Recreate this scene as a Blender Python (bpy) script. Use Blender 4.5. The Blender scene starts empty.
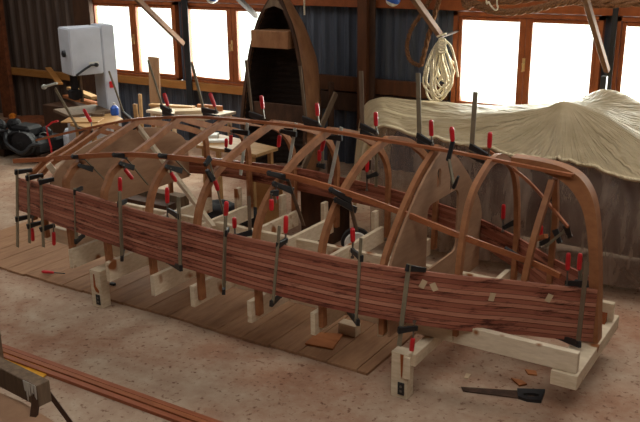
import bpy, bmesh, math, random
from mathutils import Vector, Matrix, noise
random.seed(7)
SC = bpy.context.scene
COL = SC.collection
V = Vector

# ---------------------------------------------------------------- camera geometry
FOC, PIT, YAW, ROL, CAMH = 834.4338, 0.308643, 0.568850, -0.0117768, 3.0
cy, sy = math.cos(YAW), math.sin(YAW); cp, sp = math.cos(PIT), math.sin(PIT); cr, sr = math.cos(ROL), math.sin(ROL)
_fw = V((-sy, cy, 0)); _rt = V((cy, sy, 0)); _up = V((0, 0, 1))
FWD = _fw*cp - _up*sp; _u = _up*cp + _fw*sp
RGT = _rt*cr + _u*sr; UPV = _u*cr - _rt*sr
CAM = V((0, 0, CAMH))
def ray(x, y): return RGT*((x-320)/FOC) - UPV*((y-211)/FOC) + FWD
def PX(x, y, X): d = ray(x, y); return CAM + d*(X/d.x)             # point of the plane X = const seen at a pixel
def PY(x, y, Y): d = ray(x, y); return CAM + d*(Y/d.y)
def PZ(x, y, Z=0.0): d = ray(x, y); return CAM + d*((Z-CAMH)/d.z)

# ---------------------------------------------------------------- materials
def srgb(c):
    return tuple(((v/255)/12.92 if v/255 <= .04045 else ((v/255+.055)/1.055)**2.4) for v in c)+(1,)
def base(name, rough=.6, spec=.3, metal=0):
    m = bpy.data.materials.new(name); m.use_nodes = True
    nt = m.node_tree; b = nt.nodes['Principled BSDF']
    b.inputs['Roughness'].default_value = rough; b.inputs['Metallic'].default_value = metal
    b.inputs['Specular IOR Level'].default_value = spec
    return m, nt, b
def ramp(nt, src, stops):
    r = nt.nodes.new('ShaderNodeValToRGB'); e = r.color_ramp.elements
    while len(e) < len(stops): e.new(.5)
    for k, (p, c) in enumerate(stops): e[k].position = p; e[k].color = srgb(c)
    nt.links.new(src, r.inputs['Fac']); return r.outputs['Color']
def coords(nt, scale, kind='Object'):
    t = nt.nodes.new('ShaderNodeTexCoord'); mp = nt.nodes.new('ShaderNodeMapping')
    mp.inputs['Scale'].default_value = scale
    nt.links.new(t.outputs[kind], mp.inputs['Vector']); return mp.outputs['Vector']
def nz(nt, vec, scale, detail=4, rough=.6):
    n = nt.nodes.new('ShaderNodeTexNoise'); n.inputs['Scale'].default_value = scale
    n.inputs['Detail'].default_value = detail; n.inputs['Roughness'].default_value = rough
    nt.links.new(vec, n.inputs['Vector']); return n.outputs['Fac']
def mixc(nt, f, a, b, mode='MIX'):
    m = nt.nodes.new('ShaderNodeMix'); m.data_type = 'RGBA'; m.blend_type = mode
    for s, v in ((m.inputs[0], f), (m.inputs[6], a), (m.inputs[7], b)):
        if hasattr(v, 'links'): nt.links.new(v, s)
        else: s.default_value = v
    return m.outputs[2]
def bump(nt, b, h, s=.3, d=.01):
    n = nt.nodes.new('ShaderNodeBump'); n.inputs['Strength'].default_value = s; n.inputs['Distance'].default_value = d
    nt.links.new(h, n.inputs['Height']); nt.links.new(n.outputs['Normal'], b.inputs['Normal'])
def plain(name, c, rough=.6, spec=.3, metal=0, var=.12, scale=9):
    m, nt, b = base(name, rough, spec, metal)
    f = nz(nt, coords(nt, (1, 1, 1)), scale)
    lo = tuple(v*(1-var) for v in c); hi = tuple(min(255, v*(1+var)) for v in c)
    nt.links.new(ramp(nt, f, [(.3, lo), (.7, hi)]), b.inputs['Base Color']); return m
def wood(name, c1, c2, stretch=(1, 1, 1), scale=18, rough=.62, spec=.25, knots=None):
    m, nt, b = base(name, rough, spec)
    v = coords(nt, stretch)
    f = nz(nt, v, scale, 6, .65)
    col = ramp(nt, f, [(.28, c1), (.5, tuple((a+d)/2 for a, d in zip(c1, c2))), (.72, c2)])
    if knots:
        k = nz(nt, coords(nt, (1, 1, 1)), 6.5, 1, .3)
        mr = nt.nodes.new('ShaderNodeMapRange'); mr.inputs[1].default_value = .655; mr.inputs[2].default_value = .72
        nt.links.new(k, mr.inputs[0]); col = mixc(nt, mr.outputs[0], col, srgb(knots))
    nt.links.new(col, b.inputs['Base Color']); bump(nt, b, f, .15, .004); return m

M = {}
M['rib'] = wood('rib_mahogany', (128, 80, 50), (172, 116, 76), (.6, 1, 1), 10, .55)
M['batten'] = wood('batten_wood', (134, 76, 44), (172, 104, 66), (.3, 4, 4), 12, .5)
M['strip'] = wood('strip_wood', (132, 72, 46), (170, 100, 66), (.4, 8, 8), 9, .5)
M['pine'] = wood('pale_pine', (196, 174, 144), (222, 204, 176), (.6, 1.2, 3), 14, .7, knots=(140, 84, 44))
M['ply'] = wood('plywood_face', (142, 106, 80), (168, 130, 100), (.7, .5, 2), 8, .65)
M['tan'] = wood('tan_board', (158, 118, 74), (188, 148, 98), (.5, 2, 2), 7, .6)
M['offcut2'] = wood('brown_board', (116, 82, 54), (146, 108, 74), (2, 2, .4), 8, .7)
M['greywood'] = wood('weathered_wood', (92, 74, 58), (126, 104, 82), (2, 2, .3), 12, .8)
M['darkwood'] = wood('dark_wood', (52, 34, 24), (84, 56, 38), (1, 1, .4), 10, .75)
M['beam'] = wood('stained_post', (70, 40, 22), (98, 58, 32), (2, 2, .3), 8, .7)
M['frame'] = wood('window_frame_wood', (122, 62, 30), (150, 82, 42), (1, 2, .6), 10, .5)
M['gold'] = wood('golden_rail', (140, 92, 44), (166, 114, 60), (.3, 2, 2), 8, .6)
M['platform'] = wood('platform_plank', (136, 98, 70), (168, 128, 94), (2.2, .35, 2), 9, .75)
M['offcut'] = wood('offcut_wood', (160, 96, 54), (184, 120, 74), (.6, 2, 2), 9, .7)
M['steel'] = plain('clamp_bar_steel', (128, 116, 94), .5, .4, .15)
M['pale_steel'] = plain('pale_bar_steel', (188, 190, 180), .45, .5, .3)
M['black'] = plain('black_casting', (24, 24, 26), .5, .5)
M['screw'] = plain('screw_steel', (120, 116, 108), .4, .5, .8)
M['red'] = plain('red_handle', (196, 26, 34), .4, .5)
M['machine'] = plain('grey_white_enamel', (196, 200, 208), .4, .4, 0, .04, 3)
M['bracket'] = plain('black_steel_bracket', (30, 30, 32), .45, .5)
M['brownmark'] = plain('brown_glue', (150, 78, 30), .6)
M['paper'] = plain('paper', (196, 172, 140), .8, .1, 0, .06)
M['white'] = plain('white_paint', (220, 218, 208), .6, .2, 0, .05)
M['blue'] = plain('blue_plastic', (40, 84, 170), .4, .4)
M['orange'] = plain('orange_glass', (190, 108, 30), .3, .5)
M['yellow'] = plain('yellow_paint', (214, 150, 30), .6, .3, 0, .1, 14)
M['rust'] = plain('rusty_steel', (104, 58, 34), .8, .2, 0, .25, 12)
M['engine'] = plain('oily_black_metal', (26, 24, 25), .7, .3, 0, .35, 14)
M['rope'] = plain('white_rope', (206, 194, 170), .85, .1, 0, .12, 60)
M['hemp'] = plain('hemp_rope', (112, 78, 54), .9, .1, 0, .25, 70)
M['hole'] = plain('dark_hole', (18, 16, 15), .9, .1)
M['sawsteel'] = plain('stained_saw_steel', (74, 54, 42), .45, .5, .5, .25, 20)
M['brass'] = plain('brass', (190, 160, 110), .35, .5, .6)

def mk_concrete():
    m, nt, b = base('dusty_concrete', .85, .2)
    v = coords(nt, (1, 1, 1))
    big = nz(nt, v, .9, 6, .65); mid = nz(nt, v, 3.4, 8, .72); sm = nz(nt, v, 26, 4, .6)
    c = ramp(nt, mid, [(.30, (124, 82, 62)), (.45, (152, 116, 92)), (.58, (172, 146, 122)), (.75, (190, 172, 150))])
    c2 = ramp(nt, big, [(.35, (162, 114, 88)), (.6, (184, 164, 142))])
    c = mixc(nt, .45, c, c2)
    d = ramp(nt, sm, [(.30, (150, 110, 90)), (.42, (255, 255, 255))])
    c = mixc(nt, .8, c, d, 'MULTIPLY')
    vo = nt.nodes.new('ShaderNodeTexVoronoi'); vo.inputs['Scale'].default_value = 7.5; vo.inputs['Randomness'].default_value = 1
    nt.links.new(v, vo.inputs['Vector'])
    s = ramp(nt, vo.outputs['Distance'], [(.02, (110, 62, 42)), (.05, (255, 255, 255))])
    msk = ramp(nt, nz(nt, v, 2.2, 2), [(.5, (0, 0, 0)), (.56, (255, 255, 255))])
    c = mixc(nt, msk, c, mixc(nt, 1.0, c, s, 'MULTIPLY'))
    nt.links.new(c, b.inputs['Base Color']); bump(nt, b, sm, .25, .006); return m
M['concrete'] = mk_concrete()

def mk_hull():
    m, nt, b = base('mahogany_strips', .5, .35)
    a = nt.nodes.new('ShaderNodeAttribute'); a.attribute_name = 'tone'
    v = coords(nt, (.45, .45, 5)); f = nz(nt, v, 6, 6, .7); g = nz(nt, coords(nt, (1, 1, 6)), 3.2, 5, .75)
    c = ramp(nt, a.outputs['Fac'], [(0, (122, 62, 47)), (.5, (158, 92, 72)), (1, (194, 136, 112))])
    c = mixc(nt, .3, c, ramp(nt, f, [(.3, (116, 56, 42)), (.7, (200, 132, 102))]))
    c = mixc(nt, .9, c, ramp(nt, g, [(.36, (112, 56, 44)), (.46, (255, 255, 255))]), 'MULTIPLY')
    nt.links.new(c, b.inputs['Base Color']); bump(nt, b, f, .2, .004); return m
M['hull'] = mk_hull()

def mk_tarp():
    m, nt, b = base('cream_tarpaulin', .5, .3)
    f = nz(nt, coords(nt, (1, 2.5, 1)), 4, 6, .6)
    nt.links.new(ramp(nt, f, [(.3, (190, 168, 130)), (.7, (216, 196, 160))]), b.inputs['Base Color'])
    # creases running out from the high point of the cover
    pk = PY(567, 101.5, 7.65)-V((-2.2, 8.2, 0))
    sx = nt.nodes.new('ShaderNodeSeparateXYZ'); nt.links.new(coords(nt, (1, 1, 1)), sx.inputs[0])
    def mth(op, a, c):
        n = nt.nodes.new('ShaderNodeMath'); n.operation = op
        for k, q in enumerate((a, c)):
            if hasattr(q, 'links'): nt.links.new(q, n.inputs[k])
            else: n.inputs[k].default_value = q
        return n.outputs[0]
    dx = mth('SUBTRACT', sx.outputs[0], pk.x); dy = mth('SUBTRACT', sx.outputs[1], pk.y)
    an = mth('ARCTAN2', dx, mth('MULTIPLY', dy, -1)); ds = mth('SQRT', mth('ADD', mth('MULTIPLY', dx, dx), mth('MULTIPLY', dy, dy)), 0)
    cb = nt.nodes.new('ShaderNodeCombineXYZ'); nt.links.new(mth('MULTIPLY', an, 2.7), cb.inputs[0]); nt.links.new(mth('MULTIPLY', ds, .5), cb.inputs[1])
    n1 = nz(nt, cb.outputs[0], 2.6, 3, .55)
    rd = mth('ABSOLUTE', mth('SUBTRACT', n1, .5), 0); amp = nt.nodes.new('ShaderNodeMapRange'); amp.inputs[1].default_value = .05; amp.inputs[2].default_value = .5
    nt.links.new(ds, amp.inputs[0])
    bump(nt, b, mth('MULTIPLY', rd, amp.outputs[0]), .9, .17); return m
M['tarp'] = mk_tarp()
def mk_plastic():
    m, nt, b = base('clear_sheeting', .22, .6)
    f = nz(nt, coords(nt, (2.4, 2.4, .5)), 3.2, 5, .6)
    nt.links.new(ramp(nt, f, [(.3, (104, 84, 72)), (.7, (150, 130, 114))]), b.inputs['Base Color'])
    b.inputs['Alpha'].default_value = .42
    al = nt.nodes.new('ShaderNodeMapRange'); al.inputs[1].default_value = .3; al.inputs[2].default_value = .75
    al.inputs[3].default_value = .45; al.inputs[4].default_value = .88
    nt.links.new(f, al.inputs[0]); nt.links.new(al.outputs[0], b.inputs['Alpha'])
    bump(nt, b, f, .8, .05); return m
M['plastic'] = mk_plastic()
M['bracewood'] = wood('brown_brace_wood', (92, 62, 44), (122, 88, 64), (1, 1, 1), 9, .7)
def mk_sheet(name, c1, c2):
    m, nt, b = base(name, .5, .35)
    f = nz(nt, coords(nt, (9, 2, .5)), 3, 5, .6)
    nt.links.new(ramp(nt, f, [(.3, c1), (.7, c2)]), b.inputs['Base Color']); return m
M['cladding'] = mk_sheet('blue_grey_cladding', (58, 62, 72), (78, 82, 92))
M['brownclad'] = mk_sheet('brown_stained_cladding', (58, 46, 40), (92, 74, 62))
def mk_glass():
    m = bpy.data.materials.new('window_glass'); m.use_nodes = True; nt = m.node_tree
    nt.nodes.remove(nt.nodes['Principled BSDF'])
    t = nt.nodes.new('ShaderNodeBsdfTransparent'); g = nt.nodes.new('ShaderNodeBsdfGlossy'); g.inputs['Roughness'].default_value = .03
    x = nt.nodes.new('ShaderNodeMixShader'); fr = nt.nodes.new('ShaderNodeFresnel'); fr.inputs['IOR'].default_value = 1.3
    f = nz(nt, coords(nt, (1, 1, 1)), 5)
    t.inputs['Color'].default_value = (.97, 1, .97, 1)
    nt.links.new(fr.outputs[0], x.inputs[0]); nt.links.new(t.outputs[0], x.inputs[1]); nt.links.new(g.outputs[0], x.inputs[2])
    nt.links.new(x.outputs[0], nt.nodes['Material Output'].inputs['Surface']); return m
M['glass'] = mk_glass()

# ---------------------------------------------------------------- object helpers
ORG = {}
def link(name, bm, mat, parent=None, smooth=False):
    me = bpy.data.meshes.new(name)
    bmesh.ops.recalc_face_normals(bm, faces=bm.faces[:])
    if parent is None:
        lo = V((min(v.co[i] for v in bm.verts) for i in range(3))); hi = V((max(v.co[i] for v in bm.verts) for i in range(3)))
        org = V(((lo.x+hi.x)/2, (lo.y+hi.y)/2, lo.z))
    else: org = ORG[parent.name]
    bmesh.ops.translate(bm, verts=bm.verts[:], vec=-org)
    if smooth:
        for f in bm.faces: f.smooth = True
    bm.to_mesh(me); bm.free()
    me.materials.append(M[mat])
    o = bpy.data.objects.new(name, me); COL.objects.link(o)
    ORG[o.name] = org
    if parent is None: o.location = org
    else: o.parent = parent
    return o
def tag(o, label, cat, group=None, kind=None):
    if label: o['label'] = label
    if cat: o['category'] = cat
    if group: o['group'] = group
    if kind: o['kind'] = kind
    return o
def thing(name, label, cat, loc, group=None):
    o = bpy.data.objects.new(name, None); COL.objects.link(o); o.empty_display_size = .05
    o.location = loc; ORG[o.name] = V(loc); return tag(o, label, cat, group)
def struct(name, bm, mat, parent=None):
    o = link(name, bm, mat, parent)
    if parent is None: o['kind'] = 'structure'
    return o
def B(): return bmesh.new()
def box(bm, lo, hi, bev=0):
    r = bmesh.ops.create_cube(bm, size=1)
    for v in r['verts']:
        v.co = V((lo[i]+(hi[i]-lo[i])*(v.co[i]+.5) for i in range(3)))
    if bev: bmesh.ops.bevel(bm, geom=list({e for v in r['verts'] for e in v.link_edges}), offset=bev, segments=1, affect='EDGES')
    return bm
def basis(a, b, up):
    d = (b-a).normalized(); up = V(up)
    if abs(d.dot(up)) > .97: up = V((1, 0, 0)) if abs(d.x) < .9 else V((0, 1, 0))
    s = d.cross(up).normalized(); return d, s, s.cross(d).normalized()
def bar(bm, a, b, w, h, up=(0, 0, 1), w2=None, h2=None, bev=0):     # box from a to b, w across, h along 'up'
    a, b = V(a), V(b); d, s, u = basis(a, b, up)
    w2 = w if w2 is None else w2; h2 = h if h2 is None else h2
    vs = []
    for p, ww, hh in ((a, w, h), (b, w2, h2)):
        for i, j in ((-1, -1), (1, -1), (1, 1), (-1, 1)): vs.append(bm.verts.new(p+s*(i*ww/2)+u*(j*hh/2)))
    fs = [(0, 1, 2, 3), (7, 6, 5, 4)]+[(k, 4+k, 4+(k+1) % 4, (k+1) % 4) for k in range(4)]
    for f in fs: bm.faces.new([vs[k] for k in f])
    if bev: bmesh.ops.bevel(bm, geom=list({e for v in vs for e in v.link_edges}), offset=bev, segments=1, affect='EDGES')
    return bm
def sweep(bm, pts, section, up=(0, 0, 1), closed=False, scale=None):
    pts = [V(p) for p in pts]; n = len(pts); rings = []
    for k, p in enumerate(pts):
        if closed: t = pts[(k+1) % n]-pts[k-1]
        else: t = pts[min(k+1, n-1)]-pts[max(k-1, 0)]
        t.normalize(); u0 = V(up)
        if abs(t.dot(u0)) > .98: u0 = V((.3, 1, .1)).normalized()
        s = t.cross(u0).normalized(); u = s.cross(t)
        q = scale[k] if scale else 1
        rings.append([bm.verts.new(p+s*(x*q)+u*(y*q)) for x, y in section])
    m = len(section)
    for k in range(n if closed else n-1):
        A, C = rings[k], rings[(k+1) % n]
        for j in range(m): bm.faces.new((A[j], A[(j+1) % m], C[(j+1) % m], C[j]))
    if not closed:
        bm.faces.new(rings[0][::-1]); bm.faces.new(rings[-1])
    return bm
def circ(r, n=8): return [(r*math.cos(2*math.pi*k/n), r*math.sin(2*math.pi*k/n)) for k in range(n)]
def rect(w, h): return [(-w/2, -h/2), (w/2, -h/2), (w/2, h/2), (-w/2, h/2)]
def tube(bm, pts, r, n=8, closed=False): return sweep(bm, pts, circ(r, n), closed=closed)
def lathe(bm, prof, c, axis=(0, 0, 1), n=20):
    c = V(c); q = V((0, 0, 1)).rotation_difference(V(axis).normalized()); rings = []
    for r, z in prof:
        rings.append([bm.verts.new(c+q @ V((r*math.cos(2*math.pi*k/n), r*math.sin(2*math.pi*k/n), z))) for k in range(n)])
    for a, b in zip(rings, rings[1:]):
        for j in range(n): bm.faces.new((a[j], a[(j+1) % n], b[(j+1) % n], b[j]))
    bm.faces.new(rings[0][::-1]); bm.faces.new(rings[-1]); return bm
def crom(pts, n=6):
    pts = [V(p) for p in pts]; out = []
    for k in range(len(pts)-1):
        p0, p1, p2, p3 = pts[max(k-1, 0)], pts[k], pts[k+1], pts[min(k+2, len(pts)-1)]
        for j in range(n):
            t = j/n; out.append(.5*((2*p1)+(p2-p0)*t+(2*p0-5*p1+4*p2-p3)*t*t+(3*p1-p0-3*p2+p3)*t**3))
    out.append(pts[-1]); return out
def prism(bm, poly, off):                                            # closed 3-D polygon extruded by a vector
    a = [bm.verts.new(V(p)) for p in poly]; b = [bm.verts.new(V(p)+V(off)) for p in poly]
    n = len(poly); bm.faces.new(a[::-1]); bm.faces.new(b)
    for k in range(n): bm.faces.new((a[k], a[(k+1) % n], b[(k+1) % n], b[k]))
    return bm
def plate(outlines, to3, off):                                       # outline with holes, cut from sheet of thickness 'off'
    cu = bpy.data.curves.new('tmp', 'CURVE'); cu.dimensions = '2D'; cu.fill_mode = 'BOTH'
    for ol in outlines:
        s = cu.splines.new('POLY'); s.points.add(len(ol)-1); s.use_cyclic_u = True
        for p, (x, y) in zip(s.points, ol): p.co = (x, y, 0, 1)
    o = bpy.data.objects.new('tmp', cu); COL.objects.link(o)
    dg = bpy.context.evaluated_depsgraph_get(); me = bpy.data.meshes.new_from_object(o.evaluated_get(dg))
    bm = B(); bm.from_mesh(me); bpy.data.objects.remove(o); bpy.data.curves.remove(cu); bpy.data.meshes.remove(me)
    bmesh.ops.remove_doubles(bm, verts=bm.verts[:], dist=1e-5)
    r = bmesh.ops.extrude_face_region(bm, geom=bm.faces[:])
    new = {v for v in r['geom'] if isinstance(v, bmesh.types.BMVert)}
    for v in bm.verts:
        c = V(to3(v.co.x, v.co.y)); v.co = c+V(off) if v in new else c
    return bm
def lerp(xs, ys, x):
    if x <= xs[0]: return ys[0]
    for a, b, p, q in zip(xs, xs[1:], ys, ys[1:]):
        if x <= b: return p+(q-p)*(x-a)/(b-a)
    return ys[-1]

# ================================================================= THE ROOM
WY = 10.0                                                            # inner face of the back wall
bm = B(); box(bm, (-16, -3, -.3), (5, WY+.4, 0)); struct('floor', bm, 'concrete')

def wallx(px, y=30): return PY(px, y, WY).x
# windows: (left pane px, right pane px) pairs measured on the photograph
wins = [(wallx(98.5, 40)-.0, wallx(132.5, 40), wallx(139, 40), wallx(174, 40)),
        (wallx(191, 40), wallx(228.7, 40), wallx(238.5, 40), wallx(273, 40)),
        (wallx(462, 60), wallx(518.5, 60), wallx(531.5, 60), wallx(592, 60)),
        (wallx(624, 60), wallx(688, 60), wallx(701, 60), wallx(768, 60))]
ZB, ZT = 1.065, 2.085
FZ0, FZ1 = .985, 2.19                                               # frame outer heights
spans = [(w[0]-.11, w[3]+.11) for w in wins]

def clad(bm, x0, x1, z0, z1, period=.19, amp=.022):
    n = max(2, int((x1-x0)/(period/8))); prev = None
    for k in range(n+1):
        x = x0+(x1-x0)*k/n; ph = (x/period) % 1
        d = amp*max(-1, min(1, 2.2*math.sin(2*math.pi*ph)))
        c = [bm.verts.new((x, WY+.05+d, z0)), bm.verts.new((x, WY+.05+d, z1))]
        if prev: bm.faces.new((prev[0], c[0], c[1], prev[1]))
        prev = c
xs_left = wallx(84, 40)
bm = B()
clad(bm, xs_left, 4.6, -.0, FZ0-.01)
edges = [xs_left]+[v for s in spans for v in s]+[4.6]
for k in range(0, len(edges), 2):
    if edges[k+1]-edges[k] > .02: clad(bm, edges[k], edges[k+1], FZ0-.01, FZ1+.01)
clad(bm, xs_left, 4.6, FZ1+.01, 4.4)
struct('wall_back', bm, 'cladding')
bm = B(); clad(bm, -16, xs_left, 0, 4.4, .24); struct('wall_back_left', bm, 'brownclad')
bm = B(); box(bm, (-16.2, -3, 0), (-16, WY+.1, 4.4)); struct('wall_left', bm, 'brownclad')
bm = B(); box(bm, (4.6, -3, 0), (4.8, WY+.1, 4.4)); struct('wall_right', bm, 'cladding')
bm = B(); box(bm, (-16, -3.2, 0), (4.8, -3, 4.4)); struct('wall_front', bm, 'cladding')
bm = B()
for x0, x1, y0, y1 in ((-16.2, 4.8, -3.2, 1.2), (-16.2, 4.8, 3.2, 6.2), (-16.2, 4.8, 8.4, 10.2), (-16.2, -11, 1.2, 8.4), (-6.6, -3.4, 1.2, 8.4), (1.6, 4.8, 1.2, 8.4)):
    box(bm, (x0, y0, 4.4), (x1, y1, 4.5))
struct('ceiling', bm, 'darkwood')

for k, (a, b, c, d) in enumerate(wins, 1):
    x0, x1 = a-.11, d+.11; mid = (b+c)/2
    w = thing('window_%d' % k, None, None, ((x0+x1)/2, WY, FZ0)); w['kind'] = 'structure'
    bm = B()
    for lo, hi in (((x0, FZ0), (a-.055, FZ1)), ((d+.055, FZ0), (x1, FZ1)), ((x0, FZ0), (x1, FZ0+.035)), ((x0, FZ1-.05), (x1, FZ1))):
        box(bm, (lo[0], WY-.06, lo[1]), (hi[0], WY+.08, hi[1]))
    link('outer_frame', bm, 'frame', w)
    for l, r, s0, s1 in ((a, b, a-.05, mid-.002), (c, d, mid+.002, d+.05)):
        bm = B()
        for lo, hi in (((s0, FZ0+.04), (l, FZ1-.055)), ((r, FZ0+.04), (s1, FZ1-.055)), ((l, FZ0+.04), (r, ZB)), ((l, ZT), (r, FZ1-.055))):
            box(bm, (lo[0], WY-.035, lo[1]), (hi[0], WY+.04, hi[1]), .006)
        sash = link('sash', bm, 'frame', w)
        bm = B(); box(bm, (l-.01, WY+.0, ZB-.01), (r+.01, WY+.006, ZT+.01)); link('pane', bm, 'glass', sash)
    bm = B(); box(bm, (mid-.018, WY-.05, 1.5), (mid+.018, WY-.036, 1.66), .004); tube(bm, [(mid, WY-.05, 1.6), (mid, WY-.085, 1.6), (mid, WY-.09, 1.5)], .011)
    link('window_handle', bm, 'brass', w)
# trims on the back wall
def trim(n, lo, hi, mat): bm = B(); box(bm, lo, hi, .004); struct('trim_%d' % n, bm, mat)
trim(1, (spans[0][0]-.1, WY-.10, .86), (spans[1][1]+.05, WY+.01, .98), 'gold')
trim(2, (-16, WY-.10, .80), (xs_left-.25, WY+.01, .92), 'gold')
trim(3, (spans[0][0]-.1, WY-.08, 2.2), (4.5, WY+.0, 2.34), 'frame')
trim(4, (spans[1][1]+.1, WY-.07, 1.06), (spans[2][0]-.05, WY+.01, 1.26), 'beam')
trim(5, (spans[1][1]+.1, WY-.05, .78), (spans[2][0]-.05, WY+.01, 1.04), 'darkwood')
trim(6, (spans[2][0]-.1, WY-.10, .86), (4.5, WY+.01, .98), 'gold')
def post(name, x0, x1, mat, label, y0=WY-.2, y1=WY-.11):
    bm = B(); box(bm, (x0, y0, 0), (x1, y1, 4.4), .005); tag(link(name, bm, mat), label, 'post')
post('wall_post', PY(357, 40, 9.8).x, PY(366.5, 40, 9.8).x, 'beam', 'brown timber post on the back wall beside the upright boat')
post('wall_post', PY(367, 40, 9.9).x, PY(376, 40, 9.9).x, 'darkwood', 'darker timber post doubled against the brown post on the back wall', WY-.13)
post('steel_post', PY(180, 40, 9.8).x, PY(186, 40, 9.8).x, 'black', 'slim dark post between the two windows behind the bandsaw', WY-.13)
post('steel_post', PY(608.5, 40, 9.8).x, PY(614, 40, 9.8).x, 'black', 'slim dark post between the windows behind the tarpaulin peak', WY-.13)
post('wall_post', PY(74, 20, 9.8).x, PY(90, 20, 9.8).x, 'darkwood', 'wide dark post at the left edge of the windows above the bandsaw')
post('wall_post', PY(-4, 60, 9.8).x, PY(6, 60, 9.8).x, 'rust', 'reddish brown post at the far left of the back wall')
def brace(p0, y0, p1, y1, mat, label, w=.07):
    a = PY(*p0, y0); b = PY(*p1, y1); a = a+(a-b)*((4.42-a.z)/(a.z-b.z))
    bm = B(); bar(bm, a, b, w, w, bev=.004); tag(link('knee_brace', bm, mat), label, 'brace')
brace((138, 0), 9.0, (183, 44), 9.8, 'bracewood', 'sloping timber brace crossing the window behind the bandsaw')
brace((415, 0), 8.9, (440, 35), 9.7, 'bracewood', 'sloping timber brace above the hanging white rope')
brace((586, 0), 9.1, (607, 71), 9.8, 'bracewood', 'sloping timber brace in front of the right hand window above the tarpaulin', .06)
brace((240, 0), 9.2, (256, 16), 9.9, 'darkwood', 'short dark brace beside the bow of the upright boat', .06)

# ================================================================= THE BOAT
CY = 5.52
XS = [-6.5, -6.15, -5.94, -5.5, -5.0, -4.47, -3.98, -3.43, -2.92, -2.5, -2.05, -1.68, -1.23]
HB = [.74, .80, .85, .95, 1.0, 1.03, 1.03, 1.03, .96, .84, .60, .32, .035]
def hb(x):
    # smooth half-breadth at the top edge of the planking
    k = max(i for i in range(len(XS)) if XS[i] <= x+1e-9) if x >= XS[0] else 0
    k = min(k, len(XS)-2)
    t = (x-XS[k])/(XS[k+1]-XS[k])
    p0, p1, p2, p3 = HB[max(k-1, 0)], HB[k], HB[k+1], HB[min(k+2, len(HB)-1)]
    h1 = XS[k+1]-XS[k]
    m1 = (p2-p0)/(XS[k+1]-XS[max(k-1, 0)]) if k else (p2-p1)/h1
    m2 = (p3-p1)/(XS[min(k+2, len(XS)-1)]-XS[k]) if k+2 < len(XS) else (p2-p1)/h1
    return (2*t**3-3*t*t+1)*p1+(t**3-2*t*t+t)*h1*m1+(-2*t**3+3*t*t)*p2+(t**3-t*t)*h1*m2
def on_side(px, py, side=-1, out=0.0):
    # point of the hull side (vertical surface Y = CY -/+ hb) seen at a pixel
    best = None
    for k in range(0, 540):
        X = -6.6+k*.01
        p = PX(px, py, X); e = abs(p.y-(CY+side*(hb(X)+out)))
        if best is None or e < best[0]: best = (e, p)
    return best[1]
top_px = [(19, 178), (51.6, 183.6), (79, 190.5), (120, 204), (160, 215), (192, 223), (227, 232), (270, 240.5), (320, 252), (360, 260.8), (382, 264), (426, 270), (490, 276.5), (530, 282), (560, 285), (601, 290)]
bot_px = [(19, 209.7), (64, 225.7), (106.6, 241.7), (130, 250), (181, 266), (230, 280), (282, 295.5), (318, 305), (361, 313.5), (410, 321), (430, 325.5), (480, 331), (517, 335), (577, 339), (600, 342)]
tp = sorted([(p.x, p.z) for p in (on_side(*q) for q in top_px)]); bp = sorted([(p.x, p.z) for p in (on_side(*q, out=.025) for q in bot_px)])
ftop = [(249, 162.5), (299, 167.5), (344, 178), (397.7, 190.5), (425, 199), (456, 208.7), (482, 219.7), (523, 241), (556, 261)]
fp = sorted([(p.x, p.z) for p in (on_side(*q, side=1) for q in ftop)])
def smooth_tab(tab):
    xs = [a for a, _ in tab]; zs = [b for _, b in tab]
    def f(x): return sum(lerp(xs, zs, x+d)*w for d, w in ((-.3, .15), (-.15, .2), (0, .3), (.15, .2), (.3, .15)))
    return f
ztop, zbot, zfar = smooth_tab(tp), smooth_tab(bp), smooth_tab(fp)
XA, XB = -6.34, -1.245

batten_px = [(37, 140), (80, 130), (127, 120.5), (165, 117.5), (200, 117), (250, 121), (300, 126.5), (340, 132.5), (380, 139.5), (420, 146), (460, 153), (500, 161), (573, 175.5)]
keel = [PY(x, y, 5.44) for x, y in batten_px]
kx = [p.x for p in keel]; kz = [p.z for p in keel]
def zkeel(x): return lerp(kx, kz, x)

boat = thing('boat_hull', 'wooden boat hull under construction, upside down, ribs bare above a band of reddish planking', 'boat', (-3.8, CY, 0))
prof = {'A': (-6.15, [(.80, 1.03), (.70, 1.10), (.56, 1.17), (.30, 1.235)]),
        'B': (-5.94, [(.85, 1.06), (.79, 1.13), (.70, 1.18), (.40, 1.265)]),
        'C': (-5.5, [(.95, 1.08), (.90, 1.17), (.79, 1.25), (.46, 1.37)]),
        'D': (-5.0, [(1.0, 1.05), (.94, 1.18), (.83, 1.29), (.42, 1.42)]),
        'E': (-4.47, [(1.03, 1.05), (.92, 1.27), (.70, 1.42), (.36, 1.52)]),
        'F': (-3.98, [(1.03, 1.05), (.90, 1.28), (.71, 1.41), (.39, 1.53)]),
        'G': (-3.43, [(1.03, 1.03), (.90, 1.25), (.64, 1.42), (.37, 1.53)]),
        'H': (-2.92, [(.96, .99), (.83, 1.21), (.63, 1.38), (.34, 1.53)]),
        'I': (-2.5, [(.84, .92), (.60, 1.21), (.30, 1.45)]),
        'J': (-2.05, [(.60, .87), (.53, 1.20), (.40, 1.41), (.14, 1.545)]),
        'K': (-1.68, [(.32, .80), (.25, 1.11), (.11, 1.36)])}
rib_half = {}
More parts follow.
